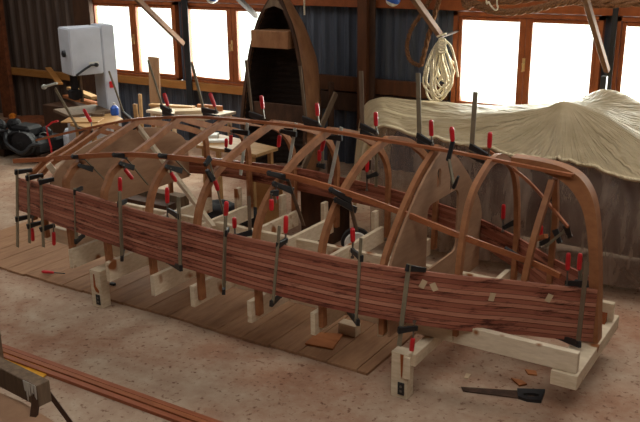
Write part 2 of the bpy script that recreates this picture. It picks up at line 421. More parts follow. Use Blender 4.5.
for k, (X, pts) in prof.items():
    zk = zkeel(X)+.012
    foot = {'A': .62, 'B': .50}.get(k, .40)
    u0 = pts[0][0]
    full = [(u0-.012+.01, foot), (u0+.005, (foot+pts[0][1])/2)]+pts+[(0, zk) if k != 'K' else (.06, 1.46)]
    half = crom([(u, z, 0) for u, z in full], 5); rib_half[k] = half
    sx_ = (lambda z: X+.055*max(0, z-.8)/.6) if k == 'K' else (lambda z: X)
    near = [V((sx_(p.y), CY-p.x, p.y)) for p in half]; far = [V((sx_(p.y), CY+p.x, p.y)) for p in half]
    path = near+far[-2::-1] if k != 'K' else None
    def ribmesh(path, w=.042, d=.058):
        bm = B(); rings = []; n = len(path)
        for i, p in enumerate(path):
            t = (path[min(i+1, n-1)]-path[max(i-1, 0)]).normalized(); nrm = V((0, -t.z, t.y)).normalized()   # outward in the YZ plane
            rings.append([bm.verts.new(p+V((sx*w/2, 0, 0))+nrm*q) for sx, q in ((-1, 0), (1, 0), (1, -d), (-1, -d))])
        for a, b in zip(rings, rings[1:]):
            for j in range(4): bm.faces.new((a[j], a[(j+1) % 4], b[(j+1) % 4], b[j]))
        bm.faces.new(rings[0][::-1]); bm.faces.new(rings[-1]); return bm
    if path:
        # make the outward direction right: first half climbs on -Y side
        bmr = B(); rings = []; n = len(path); w, d = (.036, .056) if k not in 'AB' else (.032, .044)
        for i, p in enumerate(path):
            t = (path[min(i+1, n-1)]-path[max(i-1, 0)]).normalized(); nrm = V((0, -t.z, t.y))
            rings.append([bmr.verts.new(p+V((sx*w/2, 0, 0))+nrm*q) for sx, q in ((-1, 0), (1, 0), (1, -d), (-1, -d))])
        for a, b in zip(rings, rings[1:]):
            for j in range(4): bmr.faces.new((a[j], a[(j+1) % 4], b[(j+1) % 4], b[j]))
        bmr.faces.new(rings[0][::-1]); bmr.faces.new(rings[-1])
        link('rib', bmr, 'rib', boat)
    else:
        for half_path in (near, far): link('rib', ribmesh(half_path, .04, -.046 if half_path is far else .046), 'rib', boat)

# plywood bulkhead with a doorway cut in it
XI = -2.465
h = rib_half['I']
outer = [(CY-p.x+.03, p.y-.02) for p in h]+[(CY+p.x-.03, p.y-.02) for p in h[-2::-1]]
oy0, oy1 = PX(425, 225, XI).y, PX(455.5, 225, XI).y; oz0, oz1 = PX(441, 259, XI).z, PX(441, 197, XI).z
def rrect(x0, x1, y0, y1, r, n=5):
    out = []
    for cx, cyy, a0 in ((x1-r, y1-r, 0), (x0+r, y1-r, 90), (x0+r, y0+r, 180), (x1-r, y0+r, 270)):
        for k in range(n+1): a = math.radians(a0+90*k/n); out.append((cx+r*math.cos(a), cyy+r*math.sin(a)))
    return out
s1, s2 = PX(437, 176, XI), PX(450, 180, XI)
slot = lambda c: rrect(c.y-.035, c.y+.035, c.z-.09, c.z+.06, .033)
bm = plate([outer, rrect(oy0, oy1, oz0, oz1, .07), slot(s1), slot(s2)], lambda a, b: (XI, a, b), (.018, 0, 0))
link('bulkhead', bm, 'ply', boat)
# stern bulkhead sheet
XT = -5.75
arch = [(.90, .69), (.905, .95), (.87, 1.08), (.76, 1.18), (.45, 1.30), (0, 1.36)]
ah = crom([(u, z, 0) for u, z in arch], 4)
outer = [(CY-p.x, p.y) for p in ah]+[(CY+p.x, p.y) for p in ah[-2::-1]]
bm = plate([outer], lambda a, b: (XT, a, b), (.018, 0, 0)); link('bulkhead', bm, 'ply', boat)
# stem, cut from sheet stock in the centre plane
SO = [(511, 157), (535, 160.5), (555, 165), (570, 171), (581, 179), (590, 193), (595, 210), (597.5, 235), (598.5, 264), (598.5, 300), (597.5, 358)]
SI = [(587, 352), (588.5, 300), (589, 264), (587.5, 238), (583.5, 214), (576, 197), (564, 183), (548, 174.5), (530, 167.5), (511, 161)]
yS = CY-.055
so = crom([PY(x, y, yS) for x, y in SO], 4); si = crom([PY(x, y, yS) for x, y in SI], 4)
bm = plate([[(p.x, p.z) for p in so+si]], lambda a, b: (a, yS, b), (0, .11, 0))
stem = link('stem', bm, 'rib', boat); stem['label'] = 'curved laminated stem'
# planking
def planking(side, zlo, zhi, strips, n=90):
    bm = B(); lay = bm.verts.layers.float.new('tone'); th = .016
    for s in range(strips+1):
        tone = (.15, .62, .35, .85, .5, .1, .7, .3, .95, .45, .2, .75)[s % 12]; o = random.uniform(0, .006); prev = None
        for k in range(n+1):
            x = XA+(XB-XA)*k/n
            z0, z1 = zlo(x), zhi(x); a = z0+(z1-z0)*s/strips+.0028; b = z0+(z1-z0)*(s+1)/strips-.0028
            if s == strips: a, b = z0+.003, z1-.003; tone = -.4             # glue line behind the joints
            ring = []
            for z, q in ((a, 0), (b, 0), (b, 1), (a, 1)):
                fl = .03*(1-(z-z0)/(z1-z0))*min(1, hb(x)/.5)
                y = CY+side*(hb(x)+fl+.001+(th+o)*q) if s < strips else CY+side*(hb(x)+fl+.003+.007*q)
                v = bm.verts.new((x, y, z)); v[lay] = min(1, max(0, tone+.25*noise.noise((x*.9, s*3.7, 0)))); ring.append(v)
            if prev:
                for j in range(4): bm.faces.new((prev[j], prev[(j+1) % 4], ring[(j+1) % 4], ring[j]))
            else: bm.faces.new(ring[::-1])
            prev = ring
        bm.faces.new(prev)
    return bm
pn = link('side_planking', planking(-1, zbot, ztop, 12), 'hull', boat); pn['label'] = 'near side planking of narrow red strips'
pf = link('side_planking', planking(1, zbot, zfar, 8), 'hull', boat); pf['label'] = 'far side planking seen from inside'
for (x, y), (dx, dy) in (((434, 287), (3.4, -1.6)), ((492, 297), (2.2, 3.2)), ((549, 298), (3, 3)), ((423, 284), (3, 2.2))):
    bm = B(); c = on_side(x, y, out=.036)
    a = [c+V((ux*.001, 0, 0)) for ux in (0,)]
    d1 = V((1, -(hb(c.x+.02)-hb(c.x-.02))/.04*1, 0)).normalized(); w2 = V((0, 0, 1)); ang = random.uniform(-.6, .6)
    e1 = d1*math.cos(ang)+w2*math.sin(ang); e2 = -d1*math.sin(ang)+w2*math.cos(ang)
    prism(bm, [c+e1*a0+e2*b0 for a0, b0 in ((-.02, -.03), (.02, -.03), (.02, .03), (-.02, .03))], d1.cross(w2)*.0015)
    link('paper_tag', bm, 'paper', pn)

# ================================================================= BUILDING FRAME
fr = thing('building_frame', 'pale pine frame of beams, cross pieces and legs carrying the upturned boat', 'frame', (-3.8, CY, 0))
def part(name, lo, hi, mat='pine', par=None, bev=.004):
    bm = B(); box(bm, lo, hi, bev); return link(name, bm, mat, par or fr)
_kn = [PY(x, y, 4.955)-V((-3.8, CY, 0)) for x, y in ((476, 332.5), (502, 333.5), (539, 343.5), (567, 347), (300, 306), (384, 321), (345, 313))]
_m, _nt, _b = base('knotty_pine', .7, .25); _v = coords(_nt, (.6, 1.2, 3)); _f = nz(_nt, _v, 14, 6, .65)
_c = ramp(_nt, _f, [(.28, (200, 180, 152)), (.72, (226, 208, 182))])
for _p in _kn:
    _d = _nt.nodes.new('ShaderNodeVectorMath'); _d.operation = 'DISTANCE'; _d.inputs[1].default_value = _p
    _nt.links.new(coords(_nt, (1, 1, 1)), _d.inputs[0])
    _r = _nt.nodes.new('ShaderNodeMapRange'); _r.inputs[1].default_value = .03; _r.inputs[2].default_value = .008
    _nt.links.new(_d.outputs['Value'], _r.inputs[0]); _c = mixc(_nt, _r.outputs[0], _c, srgb((146, 92, 52)))
_nt.links.new(_c, _b.inputs['Base Color']); M['knotty'] = _m
part('long_beam', (-6.35, 4.955, .33), (-1.21, 5.005, .476), 'knotty')
part('long_beam', (-6.35, 5.86, .33), (-1.21, 5.91, .476))
for x in (-5.33, -2.28): part('cross_beam', (x-.02, 4.66, .235), (x+.06, 6.2, .328))
part('cross_beam', (-1.37, 4.93, .225), (-1.195, 6.02, .328))
legs = []
for px, py in ((101, 306), (402, 395)):
    p = PZ(px, py); lg = part('leg', (p.x-.065, 4.60, 0), (p.x+.06, 4.70, .345)); legs.append((lg, p))
    part('leg', (p.x-.03, 6.12, 0), (p.x+.09, 6.2, .235))
    bm = B(); box(bm, (p.x-.01, 4.593, .03), (p.x+.04, 4.60, .125), .002)
    br = link('bracket', bm, 'bracket', lg)
    bm = B()
    for z in (.06, .095): lathe(bm, [(.010, 0), (.010, .002)], (p.x+.015, 4.593, z), (0, -1, 0), 10)
    link('bracket_hole', bm, 'screw', lg)
lg, p = legs[0]
bm = B(); prism(bm, [(p.x+a, 4.599, b) for a, b in ((-.02, .31), (-.005, .31), (0, .20), (.035, .165), (.03, .14), (-.005, .15), (-.025, .19))], (0, -.002, 0)); link('glue_stain', bm, 'brownmark', lg)
lg, p = legs[1]
bm = B(); prism(bm, [(p.x+a, 4.599, b) for a, b in ((.005, .34), (.03, .34), (.022, .18), (.014, .15))], (0, -.002, 0)); link('glue_stain', bm, 'brownmark', lg)
bm = B(); box(bm, (p.x+.035, 4.582, .17), (p.x+.085, 4.60, .335), .003); link('leg_block', bm, 'pine', lg)
for k, (X, pts) in prof.items():
    if k in 'ABK': continue
    u = hb(X)-.05; x0 = X-.06 if k not in 'CDE' else X+.02; yn, yf = CY-u-.09, CY+u
    zt, zb, zc = .50, .35, .478
    if k in 'JK': yn = max(yn, 5.02 if k == 'K' else 4.93)
    if k == 'I': yn = 4.74
    # a board on edge, notched down over the two long beams
    poly = [(yn, zb+.0), (4.953, zb) if yn < 4.94 else None, (4.953, zc), (5.007, zc), (5.007, zb), (5.858, zb), (5.858, zc), (5.912, zc), (5.912, zb) if yf > 5.92 else None, (yf, zb) if yf > 5.92 else None, (yf, zt), (yn, zt+.02)]
    if yn >= 4.94: poly = [(5.01, zb), (5.858, zb), (5.858, zt), (5.01, zt)] if yf < 5.92 else [(5.01, zb), (5.858, zb), (5.858, zc), (5.912, zc), (5.912, zb), (yf, zb), (yf, zt), (5.01, zt)]
    bm = B(); prism(bm, [(x0, a, b) for a, b in [q for q in poly if q]], (.038, 0, 0)); link('cross_piece', bm, 'pine', fr)
    if k in 'DEFGH':
        bm = B(); box(bm, (X-.105, yf-.10, .40), (X-.066, yf-.02, .66), .003); link('cleat', bm, 'pine', fr)
bm = B(); prism(bm, [(-1.298, 5.80, .329), (-1.298, 5.86, .329), (-1.298, 5.86, .40)], (.05, 0, 0)); g = link('gusset', bm, 'brownmark', fr)

# ================================================================= BATTENS AND BRACES
bm = B(); sweep(bm, crom([p+V((0, 0, 0)) for p in keel], 4), rect(.034, .022)); tag(link('batten', bm, 'batten'), 'long thin batten clamped along the top centre line of the ribs', 'batten')
low_px = [((13.7, 161), -6.5), ((42, 159.5), -6.15), ((55, 158.5), -5.94), ((75, 157), -5.5), ((121, 154.5), -5.0), ((163, 156.5), -4.47), ((212, 162), -3.98), ((280, 174), -3.43), ((338, 190), -2.92), ((403, 213), -2.5), ((463, 237), -2.05), ((530, 262), -1.68), ((560, 276), -1.46)]
low = [PX(*p, X) for p, X in low_px]
low[0].y = max(low[0].y, 4.7)
LOW = crom(low, 5)
bm = B(); sweep(bm, LOW, rect(.022, .04)); tag(link('batten', bm, 'batten'), 'thin batten clamped low along the near side of the ribs', 'batten')
farl = [PX(489, 151, -2.3), PX(511, 167, -2.05), PX(535, 188, -1.85), PX(568, 227, -1.5)]
bm = B(); sweep(bm, crom(farl, 5), rect(.014, .022)); tag(link('batten', bm, 'batten'), 'short orange batten sloping down inside the bow ribs', 'batten')
def stick(name, a, b, w, h, mat, label, cat): bm = B(); bar(bm, a, b, w, h, bev=.002); return tag(link(name, bm, mat), label, cat)
stick('brace_stick', PY(214, 228, 4.97), PY(136, 124, 5.55), .035, .045, 'pine', 'long pale stick sloping up from the frame inside the stern ribs', 'stick')
stick('brace_stick', PX(65, 184, -5.78), PX(48, 164, -5.86), .05, .05, 'pine', 'short pale stick leaning between the sternmost ribs', 'stick')
stick('brace_stick', PX(546, 236, -1.62), PX(533, 240, -1.80), .03, .03, 'offcut', 'short orange stick clamped beside the bow ribs', 'stick')

# ================================================================= CLAMPS
NCL = 0
def clamp(label, A, Bp, jaws, handle=None, w=.032, t=.009, barmat='steel', name='bar_clamp', group=None, up=(0, 1, 0)):
    """A, Bp: ends of the bar; jaws: (base on the bar, tip) fixed jaw first; handle: (screw start, grip start, grip end)"""
    A, Bp = V(A), V(Bp)
    lowp = min((A, Bp), key=lambda p: p.z)
    root = thing(name, label, 'clamp', lowp, group)
    bm = B(); bar(bm, A, Bp, w, t, up, bev=.001); link('bar', bm, barmat, root)
    for i, (a, b) in enumerate(jaws):
        a, b = V(a), V(b); d = (Bp-A).normalized()
        bm = B(); bar(bm, a-(b-a).normalized()*.02, b, .026, .048, d, .02, .032, bev=.003)
        bar(bm, b-d*.016-(b-a).normalized()*.014, b+d*.016-(b-a).normalized()*.014, .024, .026, (b-a).normalized())
        link('fixed_jaw' if i == 0 else 'sliding_jaw', bm, 'black', root)
    if handle:
        s, g, e = (V(q) for q in handle)
        bm = B(); tube(bm, [s, g], .0065, 6); lathe(bm, [(.013, -.008), (.013, .004)], s, (g-s), 8); link('screw', bm, 'screw', root)
        bm = B(); L = (e-g).length
        lathe(bm, [(.011, 0), (.0165, L*.08), (.0175, L*.5), (.0165, L*.9), (.011, L)], g, (e-g), 10); link('handle', bm, 'red', root)
    return root
def S(x, y, Y): return PY(x, y, Y)
def jw(x0, y0, x1, y1, Y0, Y1=None): return (PY(x0, y0, Y0), PY(x1, y1, Y0 if Y1 is None else Y1))
def hd(Y, *p): return tuple(PY(x, y, Y) for x, y in p)
GP = 'clamps along the near planking'
Y0 = 4.60
clamp('first clamp from the stern on the near planking, upright grey bar', S(17, 169, Y0), S(17.6, 247, Y0), [jw(17, 172, 32, 170, Y0, 4.74), jw(17.4, 219, 33, 216, Y0, 4.72)], hd(4.70, (32, 214), (32, 222), (32.2, 222.5)), group=GP)
clamp('second clamp from the stern on the near planking, handle pointing down', S(28, 173, Y0-.03), S(29.5, 243, Y0-.03), [jw(28, 178, 43, 175, Y0-.03, 4.70), jw(29, 226, 43, 222, Y0-.03, 4.68)], hd(4.64, (33, 217), (32, 228), (33, 241)), group=GP)
clamp('third clamp from the stern on the near planking, bright red handle pointing down', S(40.5, 178, Y0-.04), S(43.5, 247, Y0-.04), [jw(41, 182, 54, 179, Y0-.04, 4.66), jw(42, 229, 55, 225, Y0-.04, 4.64)], hd(4.60, (53.5, 219), (53.7, 232), (54, 245)), group=GP)
clamp('fourth clamp from the stern on the near planking, thin bar with no grip showing', S(75, 188, 4.54), S(76.6, 240, 4.50), [jw(75.5, 192, 82, 188, 4.54, 4.66), jw(76.5, 241, 84, 235, 4.50, 4.62)], w=.012, t=.03, group=GP)
clamp('fifth clamp from the stern on the near planking, red grip above the sheer strip', S(119.5, 191, 4.46), S(122, 256, 4.42), [jw(122, 258, 123.5, 248, 4.42, 4.56), jw(119.5, 204, 126, 201, 4.46, 4.58)], hd(4.50, (120.6, 206), (120.3, 192), (119.8, 177.5)), w=.012, t=.03, group=GP)
clamp('sixth clamp from the stern on the near planking, wide bar beside a red grip', S(178.5, 197, 4.44), S(180.5, 270, 4.40), [jw(180.4, 268, 167, 261, 4.40, 4.56), jw(178.8, 216, 168, 210, 4.44, 4.56)], hd(4.56, (167.5, 217), (167.3, 203), (167, 187.5)), group=GP)
clamp('seventh clamp from the stern on the near planking, slender rod with a red grip', S(225.6, 216, 4.44), S(223.6, 287, 4.41), [jw(223.8, 291, 224.5, 280, 4.41, 4.55), jw(225.5, 233, 228, 229, 4.44, 4.55)], hd(4.46, (225.2, 230), (225.8, 216), (226.6, 201.5)), w=.011, t=.03, group=GP)
clamp('clamp inside the planking with a short red grip and upright wooden bar', S(249, 196, 4.72), S(250, 235, 4.66), [jw(250, 233, 237, 236, 4.66, 4.62)], hd(4.60, (235, 234), (234.6, 228), (234.3, 217.5)), w=.03, barmat='greywood', group=GP)
clamp('eighth clamp from the stern on the near planking, red grip beside a short bar end', S(279.5, 226, 4.44), S(273, 303, 4.38), [jw(272, 303, 281, 295, 4.38, 4.54), jw(278.5, 245, 286.5, 240, 4.44, 4.56)], hd(4.56, (285.5, 246), (285.7, 233), (286, 216)), w=.022, group=GP)
clamp('ninth clamp from the stern on the near planking, red grip by the tall middle rib', S(361, 238, 4.62), S(356, 322, 4.56), [jw(357.5, 322, 348, 311, 4.56, 4.72), jw(361, 258, 352, 250, 4.62, 4.76)], hd(4.76, (352.4, 257), (352.8, 242), (352.6, 228)), w=.022, group=GP)
clamp('olive bar clamp reaching down to the near front leg, red grip below', S(409, 264, 4.66), S(399, 346, 4.58), [jw(408.5, 268, 425, 270, 4.66, 4.80), jw(400.7, 330, 417, 328, 4.58, 4.70)], hd(4.68, (414.5, 322), (413, 338), (411.3, 351.5)), group=GP)
clamp('clamp at the bow end of the near planking, upright wooden bar', S(587, 262, 5.33), S(578, 344, 5.27), [jw(578.2, 344, 556, 336, 5.27, 5.42), jw(585.5, 284, 566, 283, 5.33, 5.42)], hd(5.40, (567, 285), (567.5, 270), (568.6, 253)), barmat='greywood', group=GP)
clamp('second red handled clamp inside the bow beside the stem', S(581.5, 262, 5.50), S(580, 300, 5.50), [jw(581, 285, 575, 281, 5.50)], hd(5.46, (578.5, 282), (579, 270), (580.3, 253.5)), w=.02, group=GP)

GK = 'clamps standing on the top batten'
def kclamp(label, b0, b1, j0, j1, h0, h1, Y=5.5, w=.032, barmat='steel', lower=True, red=True):
    a, b = S(*b0, Y+.06), S(*b1, Y+.06)
    d = (a-b).normalized()
    low = b+(b-a).normalized()*.02
    jaws = [(low, low+(S(*j1, Y)-S(*j0, Y+.06))), (S(*j0, Y+.06), S(*j1, Y))] if lower else [(S(*j0, Y+.06), S(*j1, Y))]
    clamp(label, a, b+(b-a).normalized()*.05 if lower else b, jaws, (S(*j1, Y), S(*h0, Y), S(*h1, Y)) if red else None, w=w, barmat=barmat, group=GK)
kclamp('clamp with red tipped cross handle, leaning at the stern end of the top batten', (55, 88), (80, 132), (80, 130), (93, 133), (91, 122), (83.5, 109), 5.5, .03)
r = COL.objects[-1]
bm = B(); a, b = S(57, 83.2, 5.5), S(45.5, 86.5, 5.5); tube(bm, [a, b], .012); lathe(bm, [(.02, 0), (.026, .02), (.02, .045)], b, (b-a), 10)
tag(link('clamp_bar_tip', bm, 'pale_steel'), 'pale rod end laid across the leaning clamp left of the bandsaw', 'rod')
kclamp('dark clamp leaning left in front of the bandsaw column, no red grip', (109, 71), (126, 120), (124, 114), (132, 120), (131, 112), (130, 108), 5.5, .02, red=False)
kclamp('clamp leaning in front of the tall upright board, red grip beside it', (148, 60), (163.5, 110), (162, 107), (171, 111), (168, 106), (164, 93), 5.5, .022)
kclamp('clamp leaning in front of the second window, red grip to its right', (191.5, 62), (204.5, 113), (203.5, 110), (217, 112), (215, 107), (209.8, 93), 5.5, .028)
kclamp('wooden bar clamp left of the upright boat opening, red grip beside it', (246, 60), (252.5, 118), (251, 114), (264, 118), (263, 109), (261, 95.5), 5.52, .026, 'greywood')
kclamp('wooden bar clamp at the right gunwale of the upright boat, red grip beside it', (300, 66), (306, 120), (304.5, 119), (319, 124), (317.8, 116), (316.8, 103), 5.52, .026, 'greywood')
kclamp('clamp standing in front of the brown wall post, red grip at the tarpaulin edge', (361, 71), (362.5, 130), (362, 126), (377, 133), (376, 126), (375.6, 112), 5.52, .035, 'greywood')
kclamp('tall clamp in front of the hanging white rope, red grip beside it', (418, 73), (419.5, 140), (419, 136), (432.5, 144), (431.4, 136), (431, 120), 5.5, .035)
kclamp('tall clamp in front of the right hand window, red grip nearest the bow', (475.5, 92), (471.5, 152), (472, 147), (488.5, 156), (489.3, 148), (490.2, 132), 5.5, .035)
# spreader hanging on the bulkhead
a = [S(452, 142, 5.42), S(449, 160, 5.40), S(454, 188, 5.30)]
root = thing('bar_clamp', 'cranked dark clamp with dull red grip hanging on the bulkhead', 'clamp', a[2], GK)
bm = B(); bar(bm, a[1], a[2], .016, .03); link('bar', bm, 'steel', root)
bm = B(); bar(bm, S(453, 141, 5.42), S(448, 161, 5.40), .025, .03, bev=.004); link('sliding_jaw', bm, 'black', root)
bm = B(); bar(bm, S(453.5, 188, 5.30), S(458.5, 176, 5.26), .025, .03, (0, 1, 0), .015, .02, bev=.004); link('fixed_jaw', bm, 'black', root)
bm = B(); lathe(bm, [(.012, 0), (.018, .02), (.018, .09), (.012, .11)], S(452.8, 142, 5.42), S(451.5, 127, 5.42)-S(452.8, 142, 5.42), 10); link('handle', bm, 'red', root)

GL = 'clamps gripping the low batten on the ribs'
JB = V((0, -.012, 0))
def bclamp(label, X, j0, j1, k0, k1, be, gp=None, foot=None, w=.02, bmat='steel', bs=None):
    q = lambda p, d=0: PX(p[0], p[1], X+.045+d)
    dY = JB
    jaws = [(q(j1)+dY, q(j0)+dY), (q(k1)+dY, q(k0)+dY)]
    a = q(bs or j1)+dY; b = q(be)+dY+V((0, .05, 0))
    h = (q(gp[0])+dY, q(gp[1])+dY, q(gp[2])+dY) if gp else None
    if foot: jaws.append((q(foot[0])+dY, q(foot[1])+dY))
    clamp(label, a, b, jaws[:2], h, w=w, barmat=bmat, group=GL)
bclamp('clamp gripping the low batten at the third rib from the stern', -5.5, (73, 156.5), (84, 157), (80, 165), (92, 168.5), (103, 182), w=.016)
bclamp('clamp gripping the low batten at the fourth rib from the stern, red grip under it', -5.0, (114, 154.5), (126, 156), (121, 163), (133, 167), (145, 186), ((124, 165), (126, 169), (133.5, 178.5)), w=.016)
bclamp('clamp gripping the low batten at the fifth rib from the stern, red grip under it', -4.47, (160, 155), (174, 157), (167, 166), (181, 170), (187, 176), ((171, 168), (172, 172), (177, 181)), w=.02)
bclamp('clamp gripping the low batten at the sixth rib, long bar pointing into the hull', -3.98, (206, 165), (210, 159), (208, 170), (213, 178), (223, 223), ((214, 176), (216, 180), (219, 190)), w=.016)
bclamp('clamp gripping the low batten at the seventh rib, brown bar standing below', -3.43, (269, 172.5), (288, 177.5), (274, 183), (292, 190), (301, 227), ((277, 186), (277, 189), (277.5, 199)), w=.03, bmat='greywood')
bclamp('clamp gripping the low batten at the eighth rib, jaws largest of the row', -2.92, (331, 189), (350, 199.5), (336, 199), (355, 209), (354, 232), w=.03, bmat='greywood')
rt_ = [PX(271.5, 210, -3.3), PX(271.5, 199, -3.3)]
clamp('small clamp hanging below the seventh rib with short red grip', PX(274, 190, -3.3), PX(276, 203, -3.3), [(PX(276, 193, -3.3), PX(271.5, 193, -3.3))], (PX(271.4, 194, -3.3), PX(271.3, 199, -3.3), PX(271.5, 210.5, -3.3)), w=.018, group=GL)
a, b = PX(494, 246, -1.93), PX(535, 266, -1.66)
clamp('black clamp lying along the low batten near the bow', a+V((0, -.03, .0)), b+V((0, -.03, 0)), [(PX(508, 249, -1.84)+V((0, -.03, 0)), PX(533, 263, -1.67)+V((0, -.035, 0)))], w=.02, group=GL)

GF = 'clamps on the far side of the hull'
def fclamp(label, Y, b0, b1, j0, j1, h, w=.02, barmat='steel'):
    clamp(label, S(*b0, Y), S(*b1, Y), [(S(*j0, Y), S(*j1, Y))], tuple(S(*p, Y) for p in h) if h else None, w=w, barmat=barmat, group=GF)
fclamp('pale bar clamp hanging below the top batten in front of the tan table', 5.62, (247.5, 123), (240.5, 175), (247, 133), (233, 131), ((231.5, 131), (231, 135), (230.5, 144.5)), .03, 'pale_steel')
fclamp('pale bar clamp hanging right of the tan table', 5.62, (296, 123), (287, 176), (294.5, 134), (281, 131), ((280.5, 131), (279.7, 135), (278.5, 147)), .028, 'pale_steel')
fclamp('brightest pale bar clamp hanging between the seventh and eighth ribs', 5.62, (341.5, 127), (329, 186), (340, 138), (326, 137), ((324.5, 137), (324, 140), (321.5, 151)), .03, 'pale_steel')
fclamp('small red gripped clamp standing on the tan table', 6.6, (226.5, 138), (226.5, 151), (226.5, 150), (231, 151), ((226.2, 150), (226.2, 147), (226.2, 138.5)), .012)
fclamp('red gripped clamp hanging beside the brightest pale bar', 5.95, (323, 150), (323, 168), (323, 166), (317, 165), ((319, 164), (319.3, 161), (319.4, 150)), .016)
fclamp('clamp on the far planking seen under the eighth rib', 6.46, (376.5, 142), (376, 187), (376, 174), (367, 177), ((366.8, 190), (367, 172), (367.4, 158.5)), .03)
fclamp('clamp on the far planking between the bulkhead and the bow', 6.12, (516, 188), (515, 232), (515, 222), (503, 228), ((502.7, 231), (503, 219), (503.6, 204.5)), .03)
fclamp('clamp on the far planking beside the last bow rib', 5.95, (553, 212), (552, 252), (552, 238), (540, 244), ((540, 247), (540.5, 238), (541, 225.5)), .03)
a, b = PX(568, 228, -1.55), PX(545, 247, -1.70)
clamp('black clamp at the lower end of the short orange batten', a, b, [(PX(566, 226, -1.55), PX(570, 237, -1.53)), (PX(556, 232, -1.64), PX(560, 243, -1.6))], w=.02, group=GF)

# ================================================================= FLOOR THINGS
plat = thing('plank_platform', 'low platform of brown planks lying on the concrete under the boat', 'platform', (-5.2, 5.6, 0))
x = -7.72; k = 0
while x < -2.66:
    w = min(.262, -2.645-x); bm = B(); y0 = 4.755+random.uniform(-.012, .012)
    box(bm, (x+.003, y0, 0), (x+w-.003, 6.75, .022+random.uniform(0, .003)), .002); link('floor_plank', bm, 'platform', plat); x += w
# hand saw
def poly_px(pts, z): return [PZ(x, y, z) for x, y in pts]
sw = thing('hand_saw', 'old hand saw with a dark handle lying on the concrete by the bow', 'saw', PZ(505, 394))
bm = B(); prism(bm, poly_px([(461, 387), (520, 391), (519, 398.5), (463, 391.5)], .006), (0, 0, .003)); link('blade', bm, 'sawsteel', sw)
c = [PZ(x, y, .0) for x, y in [(517, 391), (545, 392), (541, 403.5), (527, 402), (518, 399)]]
o3 = c[0]; ex = (PZ(545, 392, 0)-o3).normalized(); ey = V((-ex.y, ex.x, 0))
loc = [((p-o3).dot(ex), (p-o3).dot(ey)) for p in c]; mx = sum(a for a, _ in loc)/5; my = sum(b for _, b in loc)/5
bm = plate([loc, [(mx+.01+a*.06, my+b*.022) for a, b in circ(1, 10)]], lambda a, b: o3+ex*a+ey*b+V((0, 0, .001)), (0, 0, .022)); link('handle', bm, 'black', sw)
sd = thing('screwdriver', 'screwdriver with a red handle lying on the planks near the stern', 'screwdriver', PZ(50, 272, .025))
a, b, c = PZ(42, 271.5, .045), PZ(54, 272.6, .045), PZ(65, 273.5, .045)
bm = B(); lathe(bm, [(.010, 0), (.017, .02), (.014, (b-a).length*.8), (.009, (b-a).length)], a, b-a, 10); link('handle', bm, 'red', sd)
bm = B(); tube(bm, [b, c], .005, 6); link('shaft', bm, 'black', sd)
def slab(name, pts, z, h, mat, label, cat): bm = B(); prism(bm, poly_px(pts, z), (0, 0, h)); return tag(link(name, bm, mat), label, cat)
slab('board_offcut', [(305, 344.5), (317, 333.5), (343, 335), (333, 350)], .027, .012, 'offcut', 'square brown board offcut lying on the platform planks', 'offcut')
bm = B(); p = PZ(338, 333, .027); box(bm, (p.x, p.y, .026), (p.x+.16, p.y+.09, .12), .003); tag(link('wood_block', bm, 'pine'), 'pale wooden block on the platform under the near planking', 'block')
bm = B(); p = PZ(113, 285, .026); box(bm, (p.x-.03, p.y-.02, .026), (p.x+.03, p.y+.015, .05), .006); tag(link('scrap', bm, 'black'), 'small black scrap on the platform beside the stern leg', 'scrap')
slab('wood_chip', [(511, 379), (522, 381.5), (527, 385), (519, 386.5)], 0.001, .012, 'offcut', 'brown wood chip on the concrete just above the saw', 'offcut')
slab('wood_chip', [(525, 370.5), (536, 372), (537, 376), (528, 375)], 0.001, .012, 'offcut', 'brown wood chip on the concrete below the bow end of the beam', 'offcut')
slab('wood_chip', [(466, 374), (471, 375), (468, 379), (464, 378.5)], 0.001, .008, 'paper', 'pale scrap on the concrete above the saw tip', 'offcut')
# strips lying on the floor
names = ['rearmost', 'middle', 'nearest']
for i, (y, z, mat) in enumerate(((3.652, 0, 'strip'), (3.608, 0, 'batten'), (3.55, 0, 'strip'))):
    bm = B(); sweep(bm, [(-5.62+k*.33, y-.06*math.sin(k*.28)*0+.02*k/8, .0135+.0) for k in range(10)], rect(.04, .026))
    tag(link('wood_strip', bm, mat), '%s of the three long reddish strips lying on the concrete' % names[i], 'wood strip', 'strips on the floor')
slab('yellow_board', [(2, 352), (52, 371), (40, 381), (2, 372)], .001, .012, 'yellow', 'yellow painted board lying on the concrete at the left edge', 'board')
# trestle in the left foreground
tr = thing('trestle', 'grey wooden trestle with paint drips in the left foreground', 'trestle', (-3.9, 2.72, 0))
p0, p1 = PZ(0, 362, .60), PZ(43, 383, .60); ex = (p1-p0).normalized(); p0 = p0-ex*.7
bm = B(); bar(bm, p0+V((0, 0, -.07)), p1+V((0, 0, -.07)), .09, .14, bev=.004); bmo = link('top_beam', bm, 'greywood', tr)
nrm = V((ex.y, -ex.x, 0)).normalized()
for s, ll in ((1, .10), (.90, .13), (.80, .08), (.72, .12), (.66, .06)):
    q = p1-ex*(.3*(1-s)+.015)+nrm*.047; bm = B(); prism(bm, [q+ex*a+V((0, 0, b)) for a, b in ((-.011, .0), (.013, .0), (.008, -ll), (.0, -ll-.012), (-.006, -ll))], nrm*.002); link('paint_drip', bm, 'white', bmo)
for q in (p1-ex*.03, p0+ex*.1):
    for s in (-1, 1):
        bm = B(); a = q+nrm*s*.03+V((0, 0, -.06)); bar(bm, a, V((a.x+ex.x*.10, a.y+ex.y*.10, 0))+nrm*s*.22, .04, .025); link('leg', bm, 'darkwood', tr)
